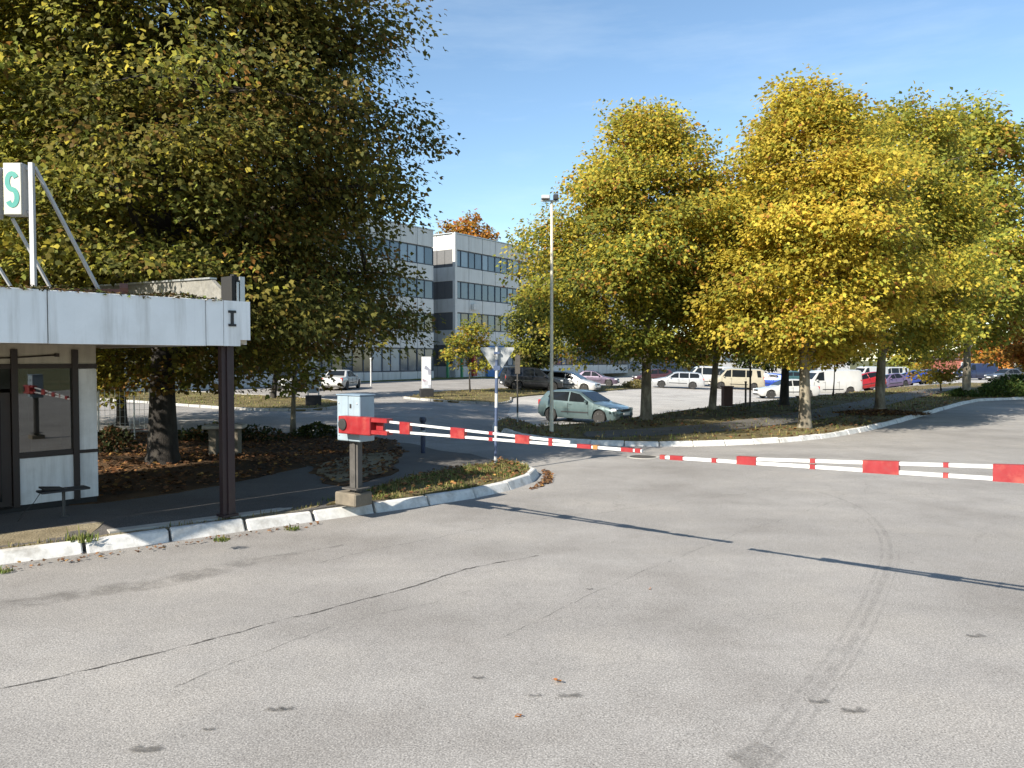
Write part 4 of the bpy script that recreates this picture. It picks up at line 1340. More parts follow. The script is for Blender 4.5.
p = W(495.5, 467, .12)
ys = thing('yield_sign', 'yield sign seen from its grey back on a blue and white banded pole', 'sign', (p.x, p.y, p.z - .05))
ph_ = [0, .28, .62, .92, 1.32, 1.62, 1.95, 2.18, 2.34, 2.62]
for i, (a, b) in enumerate(zip(ph_[:-1], ph_[1:])):
    mb = MB(); mb.tube([(0.012 * a, 0, a), (0.012 * b, 0, b)], .034, 10); mb.build('pole_band', 'pole_white' if i % 2 == 0 else 'pole_blue', ys, True)
mb = MB(); mb.prism([(.03, 2.03), (.06, 2.03), (.40, 2.56), (.385, 2.60), (-.31, 2.60), (-.325, 2.56)], .042, .062); mb.build('sign_plate', 'sign_back', ys)
mb = MB(); mb.box((.028, .005, 2.16), (.14, .085, .10)); mb.box((.028, .005, 2.48), (.12, .085, .05)); mb.build('clamp', 'pole_blue', ys)

p = W(517.5, 422, .12)
sp = thing('sign_post', 'thin dark sign post with a narrow panel beyond the yield sign', 'sign', (p.x, p.y, p.z - .05))
mb = MB(); mb.tube([(0, 0, 0), (0, 0, .45)], .035, 8); mb.build('pole_foot', 'pole_white', sp)
mb = MB(); mb.tube([(0, 0, .45), (0, 0, 3.0)], .035, 8); mb.build('pole', 'post_grey', sp)
mb = MB(); mb.box((0, -.04, 2.55), (.22, .02, .8)); mb.build('sign_plate', 'post_grey', sp)

p = W(551.5, 431.5, .12)
lp = thing('lamp_post', 'tall slim pale lamp post with a small floodlight head', 'lamp post', (p.x, p.y, p.z - .05))
mb = MB(); mb.tube([(0, 0, 0), (0, 0, 1.2), (0, 0, 7.35)], [.07, .058, .042], 12); mb.build('pole', 'pole_concrete', lp, True)
mb = MB(); mb.bar((-.35, 0, 7.36), (.22, 0, 7.36), .05, .05); mb.build('bracket', 'galv', lp)
mb = MB(); mb.cbox((-.20, -.08, 7.45), (.27, .24, .12), .02); mb.build('lamp_head', 'lamp_grey', lp)
mb = MB(); mb.cbox((.12, -.05, 7.46), (.16, .18, .17), .02); mb.build('lamp_head', 'car_black_trim', lp)

def totem(px, py, label, h, glassy):
    p = W(px, py, .09)
    r = thing('advert_column', label, 'advert column', (p.x, p.y, p.z), .25)
    mb = MB(); mb.cbox((0, 0, .24), (.78, .60, .50), .02); mb.build('base', 'car_black_trim', r)
    if not glassy:
        mb = MB(); mb.cbox((0, 0, .49 + h / 2), (.56, .22, h), .02); c = mb.build('case', 'pole_white', r)
        mb = MB(); mb.box((0, -.113, .49 + h / 2), (.50, .012, h - .1)); mb.build('poster', 'poster_print', c)
    else:
        for x in (-.26, .26):
            mb = MB(); mb.box((x, 0, .49 + h / 2), (.07, .10, h)); mb.build('post', 'galv', r)
        mb = MB(); mb.box((0, 0, .55 + h / 2), (.44, .05, h - .1)); mb.build('poster', 'glass_pale', r)
totem(426.5, 397, 'white advertising column with pale poster on a black base in the planted island', 1.9, False)
totem(313.5, 405, 'grey glassy advertising stand with two posts on the shaded lawn', 1.9, True)

p = W(371, 386)
o = MB(); o.tube([(0, 0, -.1), (0, 0, 2.1)], .06, 10); o.lathe([(.06, 2.1), (.09, 2.12), (.09, 2.2), (.0, 2.24)], 10)
tag(o.build('white_post', 'pole_white', None, True, (p.x, p.y, g(p.x, p.y))), 'plain white post on the grass right of the white sedan', 'post')

p = W(723.5, 407.5, .12)
cb = thing('utility_cabinet', 'dark red brown upright cabinet beside the leaning trunk', 'cabinet', (p.x + .25, p.y + .3, p.z), .2)
mb = MB(); mb.cbox((0, 0, .52), (.46, .34, .92), .02); mb.build('case', 'brown_bin', cb)
mb = MB(); mb.box((0, 0, .04), (.40, .30, .10)); mb.build('foot', 'concrete', cb)
mb = MB(); mb.box((0, 0, 1.0), (.52, .40, .05)); mb.build('lid', 'brown_bin', cb)

for k, (px, py, hh, lb) in enumerate(((745.5, 409, 1.3, 'short grey post left of the pair standing in the verge'), (750, 408, 2.3, 'taller thin brown post right of the pair standing in the verge'))):
    p = W(px, py, .1)
    m = MB(); m.tube([(0, 0, -.1), (0, 0, hh)], [.05, .045], 8); m.lathe([(.06, hh - .06), (.06, hh)], 8)
    tag(m.build('marker_post', 'post_grey' if k == 0 else 'wood_brown', None, False, (p.x, p.y, p.z)), lb, 'post', 'posts in the verge')

# stone table under the trees
p = W(225, 453, .2)
st = thing('stone_table', 'low stone table with slab top behind the canopy column', 'table', (p.x, p.y, p.z - .03), .15)
mb = MB(); mb.cbox((0, 0, .66), (.92, .55, .09), .015); mb.build('table_top', 'concrete', st)
for x in (-.24, .26):
    mb = MB(); mb.cbox((x, 0, .32), (.17, .40, .64), .012); mb.build('leg', 'concrete_warm', st)

# wire fence round the trees
fa, fb = W(62, 437, .15), W(157, 434, .15)
fn = thing('wire_fence', 'rusty wire mesh fence with thin posts between the kiosk and the big trunk', 'fence', (fa.x, fa.y, fa.z))
dv = Vector((fb.x - fa.x, fb.y - fa.y, 0)) * 1.05
for t in (0, .36, .72, 1.0):
    mb = MB(); mb.tube([dv * t + Vector((0, 0, -.15)), dv * t + Vector((0, 0, 1.45))], .025, 6); mb.build('post', 'galv', fn)
mb = MB(); mb.bar(Vector((0, 0, 1.42)), dv + Vector((0, 0, 1.42)), .035, .03); mb.build('rail', 'rust_steel', fn)
mb = MB(); mb.bar(Vector((0, 0, .15)), dv + Vector((0, 0, .15)), .025, .025); mb.build('rail', 'rust_steel', fn)
mb = MB()
nW = int(dv.length / .13)
for i in range(nW):
    q = dv * ((i + .5) / nW)
    mb.bar(q + Vector((0, 0, .15)), q + Vector((0, 0, 1.42)), .008, .008)
for z in np.arange(.35, 1.4, .2):
    mb.bar(Vector((0, .012, z)), dv + Vector((0, .012, z)), .007, .007)
o = mb.build('wire_mesh', 'galv', fn); o['kind'] = 'stuff'

# ------------------------------------------------------------------ cars
NOSE = [(0, .56), (.012, .66), (.06, .74)]
CARS = {
    'hatch': dict(L=4.18, W=1.75, H=1.47, top=NOSE + [(.15, .83), (.265, .93), (.46, 1.37), (.53, 1.44), (.65, 1.47), (.80, 1.44), (.90, 1.37), (.965, 1.03), (.985, .93), (1, .66)], cowl=.275, rf=.452, rr=.90, rb=.962, belt=(.88, .98), wh=(.20, .815), r=.31,
                  win=[[(.335, .05), (.575, .05), (.575, .86), (.455, .86)], [(.592, .05), (.80, .10), (.86, .34), (.82, .80), (.592, .86)]], doors=[.33, .585]),
    'sedan': dict(L=4.5, W=1.72, H=1.41, top=NOSE + [(.29, .90), (.45, 1.33), (.53, 1.40), (.66, 1.41), (.72, 1.36), (.83, 1.0), (.86, .97), (.985, .92), (1, .62)], cowl=.298, rf=.445, rr=.722, rb=.825, belt=(.87, .92), wh=(.18, .79), r=.31,
                  win=[[(.345, .05), (.53, .05), (.53, .86), (.455, .86)], [(.545, .05), (.70, .05), (.735, .18), (.675, .82), (.545, .86)]], doors=[.33, .537, .73]),
    'wagon': dict(L=4.62, W=1.75, H=1.48, top=NOSE + [(.15, .82), (.27, .93), (.42, 1.38), (.50, 1.46), (.70, 1.48), (.88, 1.45), (.935, 1.39), (.978, 1.02), (.99, .92), (1, .62)], cowl=.28, rf=.412, rr=.937, rb=.975, belt=(.89, .97), wh=(.19, .78), r=.32,
                  win=[[(.325, .05), (.51, .05), (.51, .86), (.43, .86)], [(.525, .05), (.70, .05), (.70, .86), (.525, .86)], [(.718, .06), (.89, .12), (.90, .5), (.875, .80), (.718, .86)]], doors=[.31, .518, .71]),
    'suv': dict(L=4.5, W=1.82, H=1.74, top=[(0, .70), (.012, .85), (.06, .95), (.15, 1.02), (.25, 1.08), (.40, 1.62), (.47, 1.72), (.65, 1.74), (.88, 1.71), (.945, 1.64), (.985, 1.2), (.993, 1.1), (1, .7)], cowl=.262, rf=.392, rr=.947, rb=.982, belt=(1.05, 1.12), wh=(.19, .79), r=.37,
                win=[[(.31, .05), (.50, .05), (.50, .86), (.415, .86)], [(.515, .05), (.70, .05), (.70, .86), (.515, .86)], [(.718, .06), (.90, .10), (.895, .80), (.718, .86)]], doors=[.30, .508, .71]),
    'van': dict(L=4.9, W=1.9, H=1.98, top=[(0, .62), (.01, .84), (.05, .98), (.15, 1.14), (.26, 1.78), (.30, 1.92), (.38, 1.97), (.94, 1.98), (.985, 1.93), (1, 1.5)], cowl=.16, rf=.255, rr=None, rb=None, belt=(1.12, 1.18), wh=(.17, .79), r=.33,
                win=[[(.205, .05), (.36, .05), (.36, .84), (.28, .84)]], doors=[.19, .37, .60]),
    'minibus': dict(L=4.8, W=1.85, H=1.92, top=[(0, .62), (.01, .84), (.05, .96), (.13, 1.10), (.25, 1.72), (.30, 1.87), (.38, 1.91), (.92, 1.92), (.965, 1.86), (.99, 1.25), (1, .8)], cowl=.14, rf=.245, rr=.968, rb=.988, belt=(1.08, 1.14), wh=(.17, .79), r=.32,
                    win=[[(.19, .05), (.35, .05), (.35, .84), (.27, .84)], [(.37, .06), (.62, .06), (.62, .84), (.37, .84)], [(.64, .06), (.92, .06), (.905, .84), (.64, .84)]], doors=[.18, .36, .63]),
}
WHEELM = {}
def wheel_meshes(r):
    if r in WHEELM:
        return WHEELM[r]
    t = MB(); t.lathe([(r * .62, -.09), (r * .93, -.095), (r, -.06), (r, .06), (r * .93, .095), (r * .62, .09)], 22, 'Y')
    rm = MB(); rm.lathe([(r * .64, -.07), (r * .66, -.085), (r * .58, -.075), (r * .56, -.04), (0, -.035)], 22, 'Y')
    rm.lathe([(r * .16, -.03), (r * .15, -.085), (0, -.09)], 10, 'Y')
    for k in range(7):
        a = 2 * math.pi * k / 7
        d = Vector((math.cos(a), 0, math.sin(a)))
        rm.bar(d * r * .12 + Vector((0, -.07, 0)), d * r * .6 + Vector((0, -.075, 0)), .03, r * .13)
    WHEELM[r] = (t.mesh('tyre', 'rubber', True), rm.mesh('rim', 'alloy', True))
    return WHEELM[r]

def car(label, px, D, head, kind, col, zfix=0.0, name='parked_car', group='cars standing in the car park', trim=True):
    S = CARS[kind]
    L_, W_, H_ = S['L'], S['W'], S['H']
    x, y = WD(px, 380, D).x, D
    hd = math.radians(head)
    cat = 'van' if kind in ('van', 'minibus') else 'car'
    fwd = Vector((math.cos(hd), math.sin(hd)))
    zf, zr = g(x + fwd.x * 1.3, y + fwd.y * 1.3), g(x - fwd.x * 1.3, y - fwd.y * 1.3)
    sd = Vector((-fwd.y, fwd.x))
    zl, zrr = g(x + sd.x * .75, y + sd.y * .75), g(x - sd.x * .75, y - sd.y * .75)
    r = thing(name, label, cat, (x, y, (zf + zr) / 2 + zfix + .012), hd, group)
    r.rotation_euler = (math.atan2(zl - zrr, 1.5), -math.atan2(zf - zr, 2.6), hd)
    pm = paint(*col)
    tx = [p[0] for p in S['top']]
    tz = [p[1] for p in S['top']]
    def top(f): return float(np.interp(f, tx, tz))
    b0, b1 = S['belt']
    def belt(f): return b0 + (b1 - b0) * f
    ra = S['r'] + .055
    xs = set(np.linspace(0, 1, 34)) | set(tx)
    for w in S['wh']:
        xs |= set(np.clip(w + np.linspace(-ra, ra, 13) / L_, 0, 1))
    xs = sorted(xs)
    def half(f):
        return W_ / 2 * float(np.interp(f, [0, .015, .06, .16, .30, .80, .92, .98, 1], [.72, .84, .93, .985, 1, 1, .965, .92, .86]))
    def hwz(f, z):
        zs = belt(f)
        return half(f) * (.955 - (.22 if kind not in ('van', 'minibus') else .12) * max(0, z - zs) / (H_ - zs))
    secs = []
    zbn = .21 if kind != 'suv' else .30
    for f in xs:
        zt = top(f)
        zs = min(belt(f), zt - .05)
        zb = zbn + (.12 * (1 - f / .03) if f < .03 else 0) + (.16 * ((f - .95) / .05) if f > .95 else 0)
        for w in S['wh']:
            dx = (f - w) * L_
            if abs(dx) < ra:
                zb = max(zb, S['r'] + math.sqrt(ra * ra - dx * dx))
        zb = min(zb, zs - .05)
        h = half(f)
        cr = max(zb + .005, zt - .055) if zt > zs + .12 else zs + (zt - zs) * .5
        pts = [(0, zb), (h * .90, zb), (h * .975, max(zb + .004, min(.34, zs - .04))), (h, max(zb + .008, min(.58, zs - .03))), (h * .985, max(zb + .012, zs - .07)), (h * .955, max(zb + .016, zs)), (hwz(f, cr), max(cr, zb + .02)), (hwz(f, zt) * .88, max(zt, zb + .025)), (0, max(zt, zb + .025) + .012)]
        xx = L_ / 2 - f * L_
        secs.append([(xx, yy, zz) for yy, zz in pts] + [(xx, -yy, zz) for yy, zz in pts[-2:0:-1]])
    mb = MB()
    n = len(secs[0])
    mb.add([v for s_ in secs for v in s_], [(i * n + k, i * n + (k + 1) % n, (i + 1) * n + (k + 1) % n, (i + 1) * n + k) for i in range(len(secs) - 1) for k in range(n)] + [tuple(range(n)), tuple(reversed(range((len(secs) - 1) * n, len(secs) * n)))])
    mb.build('body', pm, r, True)
    # dark underside so the arches read as openings
    mb = MB(); mb.box((0, 0, .34), (L_ * .86, W_ * .62, .26)); mb.build('underbody', 'car_black_trim', r)
    def X(f): return L_ / 2 - f * L_
    def slab(fa, fb, wfac, off, name, m):
        za, zb2 = top(fa), top(fb)
        d = Vector((X(fb) - X(fa), 0, zb2 - za)).normalized()
        nrm = Vector((-d.z, 0, d.x))
        if nrm.z < 0:
            nrm = -nrm
        vs = []
        for o_ in (off, off - .03):
            for f, z in ((fa, za), (fb, zb2)):
                hw = hwz(f, z) * wfac
                c = Vector((X(f), 0, z)) + nrm * o_
                vs += [c + Vector((0, -hw, 0)), c + Vector((0, hw, 0))]
        m2 = MB(); m2.add(vs, [(0, 1, 3, 2), (4, 6, 7, 5), (0, 4, 5, 1), (2, 3, 7, 6), (0, 2, 6, 4), (1, 5, 7, 3)])
        return m2.build(name, m, r)
    slab(S['cowl'] + .012, S['rf'], .86, .020, 'windscreen', 'glass_dark')
    if S['rr']:
        slab(S['rr'] + .002, S['rb'], .84, .020, 'rear_window', 'glass_dark')
    for s_ in (-1, 1):
        for poly in S['win']:
            vs = []
            for o_ in (.010, -.02):
                for f, hh in poly:
                    z = belt(f) + (H_ - belt(f)) * hh
                    z = min(z, top(f) - .07) if top(f) > belt(f) + .15 else z
                    vs.append((X(f), s_ * (hwz(f, z) + o_), z))
            k = len(poly)
            m2 = MB(); m2.add(vs, [tuple(range(k)), tuple(reversed(range(k, 2 * k)))] + [(i, (i + 1) % k, (i + 1) % k + k, i + k) for i in range(k)])
            m2.build('side_window', 'glass_dark', r)
        # door seams, handle, mirror, rub strip
        for f in S['doors']:
            m2 = MB(); m2.box((X(f), s_ * (half(f) + .001), (zbn + belt(f)) / 2 + .06), (.012, .012, belt(f) - zbn - .22)); m2.build('door_seam', 'car_black_trim', r)
        for f in S['doors'][1:]:
            m2 = MB(); m2.box((X(f) + .12, s_ * (half(f) * .985 + .012), belt(f) - .10), (.15, .025, .03)); m2.build('door_handle', pm, r)
        m2 = MB(); m2.box((0, s_ * (W_ / 2 + .004), .50), (L_ * .34, .02, .05)); m2.build('rub_strip', 'car_black_trim', r)
        fm = S['cowl'] + .075
        m2 = MB(); m2.cbox((X(fm), s_ * (W_ / 2 + .05), belt(fm) + .06), (.12, .17, .12), .03); m2.build('mirror', pm, r)
        zh = top(.05) - .08
        m2 = MB(); m2.cbox((X(.045), s_ * half(.03) * .80, zh), (.26, .34, .13), .03, s_ * -.25); m2.build('headlight', 'head_lamp', r)
        zt_l = min(belt(1.0) - .10, .95) if kind in ('hatch', 'wagon', 'suv') else (.78 if kind == 'sedan' else 1.0)
        m2 = MB(); m2.cbox((X(.972), s_ * half(.985) * .875, zt_l), (.16, .20, .22 if kind not in ('van', 'minibus') else .42), .02); m2.build('tail_light', 'tail_lamp', r)
    m2 = MB(); m2.cbox((X(.004), 0, .42), (.10, W_ * .70, .16), .03); m2.build('bumper', pm, r)
    m2 = MB(); m2.cbox((X(.996), 0, .44), (.10, W_ * .80, .18), .03); m2.build('bumper', pm if kind != 'van' else 'car_black_trim', r)
    m2 = MB(); m2.box((X(.004) + .035, 0, .62), (.04, W_ * .36, .10)); m2.box((X(0) + .03, 0, .33), (.06, W_ * .5, .08)); m2.build('grille', 'car_black_trim', r)
    m2 = MB(); m2.box((X(0) + .06, 0, .47), (.02, .50, .11)); m2.build('number_plate', 'number_plate', r)
    m2 = MB(); m2.box((X(1) - .045, 0, .52), (.03, .50, .11)); m2.build('number_plate', 'number_plate', r)
    tm, rm = wheel_meshes(S['r'])
    for w in S['wh']:
        for s_ in (-1, 1):
            o = ob('wheel', tm, r, (X(w), s_ * (W_ / 2 - .115), S['r']), 0 if s_ < 0 else math.pi)
            ob('rim', rm, o)
    return r

SILVER = ('silver', (.50, .51, .52), .45)
WHITE = ('white', (.43, .43, .42), .0)
car('metallic green grey three door hatchback parked in the shade behind the lamp post', 585, 34.8, -38, 'hatch', ('green', (.092, .135, .140), .35))
car('white sedan seen from behind near the office block', 342, 56, 84, 'sedan', WHITE, group='cars near the office block')
car('black hatchback seen from behind in the shade, left of the white sedan', 297, 54, 84, 'hatch', ('black', (.018, .019, .022), .2), group='cars near the office block')
car('black four wheel drive with red tail lights behind a thin trunk', 531, 57, 14, 'suv', ('black', (.018, .019, .022), .2))
car('white hatchback just behind the black four wheel drive', 556, 61.5, -8, 'hatch', WHITE)
car('white small car with its front towards the purple car', 572, 60, -24, 'hatch', WHITE)
car('dull purple sedan at the right end of the row by the lamp post', 594, 71, -14, 'sedan', ('mauve', (.13, .10, .14), .4))
car('dark car half hidden behind the nearest verge trunk', 653, 80, 182, 'hatch', ('maroon', (.06, .02, .025), .3))
car('silver estate car with roof of long windows, right of the nearest verge trunk', 677, 69, 172, 'wagon', SILVER)
car('small white van between the silver estate and the leaning trunk', 707, 74, 176, 'minibus', WHITE)
car('beige minibus with dark side windows in the middle of the car park', 736, 71, 178, 'minibus', ('beige', (.38, .345, .26), .1))
car('bright blue rounded hatchback next to the beige minibus', 764, 75, 150, 'hatch', ('blue', (.02, .06, .34), .3))
car('dark teal car behind the blue hatchback', 788, 84, 170, 'hatch', ('teal', (.03, .08, .085), .3))
car('white old sedan with its nose to the left, behind the mottled trunk', 786, 56.5, 184, 'sedan', WHITE)
car('large white panel van parked behind the white old sedan', 827, 60, 186, 'van', WHITE, zfix=.05)
car('red hatchback to the right of the white panel van', 862, 63, 200, 'hatch', ('red', (.42, .02, .025), .2))
car('lilac sedan in the right hand row of parked cars', 889, 72, 203, 'sedan', ('lilac', (.15, .105, .19), .35))
car('blue sedan in the right hand row next to the lilac one', 908, 75, 203, 'sedan', ('blue', (.02, .06, .34), .3))
car('navy hatchback at the right end of the row, beside the small yellow tree', 924, 77, 203, 'hatch', ('navy', (.02, .028, .07), .3))
car('white van far behind the lilac sedan', 868, 96, 200, 'van', WHITE)
car('white minibus farther right, behind the blue sedan', 890, 98, 200, 'minibus', WHITE)
car('silver hatchback far off behind the panel van', 846, 92, 190, 'hatch', SILVER)
car('dark blue van under the far right trees', 975, 92, 190, 'van', ('navy', (.02, .028, .07), .3))
car('dark grey sedan near the far right picture edge', 1006, 86, 192, 'sedan', ('grey', (.08, .085, .09), .4))

# ------------------------------------------------------------------ trees
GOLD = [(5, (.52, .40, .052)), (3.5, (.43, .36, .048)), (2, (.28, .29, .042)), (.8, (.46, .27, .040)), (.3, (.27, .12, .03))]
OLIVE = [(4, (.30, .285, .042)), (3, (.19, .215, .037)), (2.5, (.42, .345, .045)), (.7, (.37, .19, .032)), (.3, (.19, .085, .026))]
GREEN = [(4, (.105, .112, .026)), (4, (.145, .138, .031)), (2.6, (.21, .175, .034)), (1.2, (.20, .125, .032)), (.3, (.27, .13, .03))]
YELLOW = [(4, (.42, .31, .040)), (2, (.26, .24, .035)), (1, (.36, .20, .03))]
ORANGE = [(4, (.38, .17, .030)), (2, (.30, .20, .035)), (1.5, (.32, .10, .022))]
DARK = [(4, (.045, .062, .018)), (2, (.075, .085, .022)), (.6, (.15, .12, .03))]
def tb_(px, py, off=.12):
    p = W(px, py, off)
    return (p.x, p.y, p.z - .05)
VG = 'plane trees along the verge'
b = W(163, 462, .22)
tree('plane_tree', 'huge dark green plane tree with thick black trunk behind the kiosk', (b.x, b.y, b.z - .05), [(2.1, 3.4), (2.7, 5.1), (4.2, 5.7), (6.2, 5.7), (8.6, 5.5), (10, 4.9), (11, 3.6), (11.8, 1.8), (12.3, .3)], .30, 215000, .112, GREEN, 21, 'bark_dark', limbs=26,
     side=((-.75, -.55, .10), OLIVE[:3] + YELLOW[1:2], -.5, 6.5), gap=.55, clump=.50, per=44)  # autumn yellow weighted sunward, painting the crown's lit side into the leaf colour
b = W(122, 424, .05)
tree('plane_tree', 'yellowing tree behind the wire fence left of the huge dark tree', (b.x, b.y, b.z), [(1.2, 2.6), (2.6, 5.0), (5, 6.2), (8, 5.6), (11.5, 3.6), (14.5, .5)], .17, 50000, .18, YELLOW + OLIVE, 22, 'bark_dark', limbs=16, lobed=False)
b = WD(15, 430, 20.5)
tree('plane_tree', 'yellow leaved tree rising behind the kiosk roof at the left picture edge', (b.x, b.y, .1), [(2.2, 2.6), (3.6, 4.4), (6, 5.0), (9, 4.4), (12, 2.6), (13.6, .4)], .2, 40000, .17, YELLOW + OLIVE, 26, 'bark_dark', limbs=16, lobed=False)
b = W(293, 434, .05)
tree('young_tree', 'young slim tree with pale thin trunk in front of the shaded drive', (b.x, b.y, b.z), [(1.75, .7), (2.6, 1.7), (4.2, 1.9), (5.6, 1.1), (6.4, .2)], .085, 3400, .19, OLIVE, 23, 'bark_plane', limbs=9, clump=.45)
b = W(273, 398, .1)
tree('lawn_tree', 'leaning dark trunk tree on the shaded lawn', (b.x, b.y, b.z), [(2.2, 1.8), (3.6, 3.0), (6, 3.2), (8, 2.0), (9.2, .3)], .16, 6000, .26, GREEN, 24, 'bark_dark', lean=(1.3, 0), limbs=10)
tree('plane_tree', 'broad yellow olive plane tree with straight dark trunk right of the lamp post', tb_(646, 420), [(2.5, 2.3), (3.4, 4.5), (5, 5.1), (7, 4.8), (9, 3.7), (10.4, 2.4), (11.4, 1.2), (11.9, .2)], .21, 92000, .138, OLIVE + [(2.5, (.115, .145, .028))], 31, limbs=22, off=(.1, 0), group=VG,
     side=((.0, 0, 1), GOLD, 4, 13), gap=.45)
tree('plane_tree', 'leaning trunk plane tree beside the brown cabinet', tb_(712, 410), [(2.8, 2.0), (3.9, 4.2), (6, 4.8), (8, 4.0), (9.8, 2.2), (11, .2)], .17, 42000, .185, OLIVE + GOLD[:2], 32, limbs=15, lean=(.5, 0), group=VG, lobed=False)
tree('plane_tree', 'dark trunk plane tree behind the white old sedan gap', tb_(784, 405), [(2.9, 1.8), (4.2, 3.5), (7, 4.0), (10, 3.0), (12, 1.6), (13.2, .2)], .22, 28000, .20, OLIVE, 33, 'bark_dark', limbs=15, group=VG, lobed=False)
tree('plane_tree', 'golden plane tree with pale mottled trunk nearest the kerb', tb_(805, 428), [(2.6, 1.5), (3.3, 3.2), (4.8, 3.8), (7, 3.5), (9, 2.6), (10.3, 1.5), (11.3, .8), (11.8, .15)], .20, 84000, .138, GOLD, 34, limbs=20, group=VG, gap=.45, off=(-.1, 0))
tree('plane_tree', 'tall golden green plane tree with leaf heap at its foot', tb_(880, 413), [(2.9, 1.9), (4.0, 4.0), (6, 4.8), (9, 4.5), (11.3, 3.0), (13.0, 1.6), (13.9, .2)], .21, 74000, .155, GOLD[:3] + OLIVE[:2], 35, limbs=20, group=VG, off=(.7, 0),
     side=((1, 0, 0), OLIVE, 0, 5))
tree('plane_tree', 'tall green yellow plane tree at the far end of the verge', tb_(966, 397), [(3.2, 2.4), (4.8, 4.4), (8, 5.2), (12, 4.9), (15, 3.6), (17.6, 1.6), (18.8, .2)], .24, 36000, .26, OLIVE + GOLD[2:3], 36, limbs=18, group=VG, clump=.8, lobed=False)
b = WD(1040, 380, 60)
tree('plane_tree', 'orange brown tree at the right picture edge', (b.x, b.y, g(b.x, b.y)), [(1.8, 1.8), (3.5, 3.4), (6, 3.6), (9, 2.6), (11.5, .3)], .2, 9000, .33, ORANGE, 37, limbs=12, clump=.8)
b = W(941, 392, .12)
tree('small_tree', 'small yellow tree standing in the walkway verge', (b.x, b.y, b.z), [(1.0, 1.0), (1.6, 1.5), (2.4, 1.3), (3.2, .3)], .05, 1500, .2, YELLOW, 38, 'bark_dark', limbs=7, clump=.4)
b = W(833, 396, .12)
tree('small_tree', 'small dark tree with flat low crown and thin trunk by the panel van', (b.x, b.y, b.z), [(2.2, .9), (2.6, 1.7), (3.2, 1.3), (3.9, .2)], .05, 1500, .2, DARK, 39, 'bark_dark', limbs=7, clump=.4)
b = W(534, 388, .1)
tree('dark_tree', 'dark green tree growing beside the black four wheel drive', (b.x, b.y, b.z), [(1.9, 1.6), (2.8, 2.3), (4.6, 2.4), (6.4, 1.6), (7.8, .3)], .17, 9000, .26, DARK + OLIVE[:1], 40, 'bark_dark', limbs=12)
b = W(470, 392, .1)
tree('small_tree', 'small yellow green tree with thin trunk right of the advertising column', (b.x, b.y, b.z), [(1.5, 1.0), (2.4, 1.7), (3.8, 1.6), (5.2, .3)], .06, 2600, .2, YELLOW + OLIVE[:2], 41, 'bark_dark', limbs=8, clump=.45)
b = WD(466, 380, 108)
tree('far_tree', 'orange brown tree top rising behind the office block roof', (b.x, b.y, g(b.x, b.y)), [(6, 3), (11, 5.2), (16, 5.6), (20, 4.0), (22.8, .6)], .4, 9000, .5, ORANGE, 42, 'bark_dark', limbs=14, clump=1.0)
for i, (px, D, h, pal, lb) in enumerate(((600, 125, 7, OLIVE, 'olive tree far behind the low beige hall'), (648, 135, 8, DARK, 'dark tree far behind the nearest verge trunk'), (700, 118, 7, GREEN, 'green tree far behind the small white van'),
        (758, 116, 6.5, DARK, 'dark tree far behind the blue hatchback'), (800, 120, 7, OLIVE, 'olive tree far behind the mottled trunk'), (905, 132, 8, OLIVE, 'olive tree far behind the lilac sedan'), (990, 106, 7, ORANGE, 'rusty tree far behind the dark grey sedan'), (1030, 110, 8, GREEN, 'green tree far off at the right picture edge'))):
    b = WD(px, 380, D)
    tree('far_tree', lb, (b.x, b.y, g(b.x, b.y)), [(1.2, 2), (2.5, 3.6), (h * .6, 3.8), (h * .85, 2.2), (h, .3)], .2, 2600, .55, pal, 60 + i, 'bark_dark', limbs=8, clump=.9, group='trees beyond the car park', lobed=False)

# hedge and shrubs at the right
def shrub(label, px, py, D, sx, sy, h, n, pal, seed, size=.14, name='shrub', cat='shrub', off=.1):
    rng = np.random.default_rng(seed)
    b = WD(px, py, D)
    z = g(b.x, D) + off
    r = thing(name, label, cat, (b.x, D, z))
    mb = MB()
    for k in range(9):
        a = rng.uniform(0, 6.28)
        mb.tube([(sx * .3 * math.cos(a) * rng.uniform(0, 1.6), sy * .3 * math.sin(a), -.05), (sx * .7 * math.cos(a), sy * .7 * math.sin(a), h * rng.uniform(.5, .85))], [.02, .006], 5)
    mb.build('stem', 'bark_dark', r)
    th = rng.uniform(0, 6.28, n)
    rr = rng.uniform(.1, 1, n) ** .45
    k = 1 + .2 * np.sin(3 * th + seed) + .12 * np.sin(7 * th)
    zz = rng.uniform(0.03, 1, n)
    sh = np.sqrt(np.clip(1 - zz ** 2.4, .02, 1))
    P = np.stack([np.cos(th) * rr * sx * k * sh, np.sin(th) * rr * sy * k * sh, zz * h * (1 + .18 * np.sin(2.3 * np.cos(th) * sx + seed))], 1)
    out = unit(P * np.array([1 / sx, 1 / sy, .8 / h]) + 1e-3)
    me = leaf_cloud('foliage', P, out + rng.normal(0, .6, (n, 3)), out + np.array([0, 0, .6]) + rng.normal(0, .5, (n, 3)), size * rng.uniform(.6, 1.3, n), pick(rng, n, pal) * np.exp(rng.normal(0, .25, (n, 1))), 'leaf')
    ob('foliage', me, r)
BUSH = [(4, (.05, .085, .02)), (3, (.075, .12, .025)), (1, (.12, .13, .03))]
shrub('large rounded green bush at the right end of the verge', 1012, 398, 48, 2.4, 1.4, 1.15, 5200, BUSH, 3)
shrub('low green bush cut by the right picture edge behind the kerb', 1062, 396, 50, 2.8, 1.6, 1.15, 4200, BUSH, 4)
shrub('dark low bush at the foot of the far verge tree', 962, 397, 47.5, .9, .6, .5, 900, BUSH, 5)
shrub('dry straw coloured weeds at the back edge of the car park', 634, 386, 66, 1.1, .8, .55, 1200, [(2, (.28, .23, .09)), (1, (.16, .15, .05))], 6)
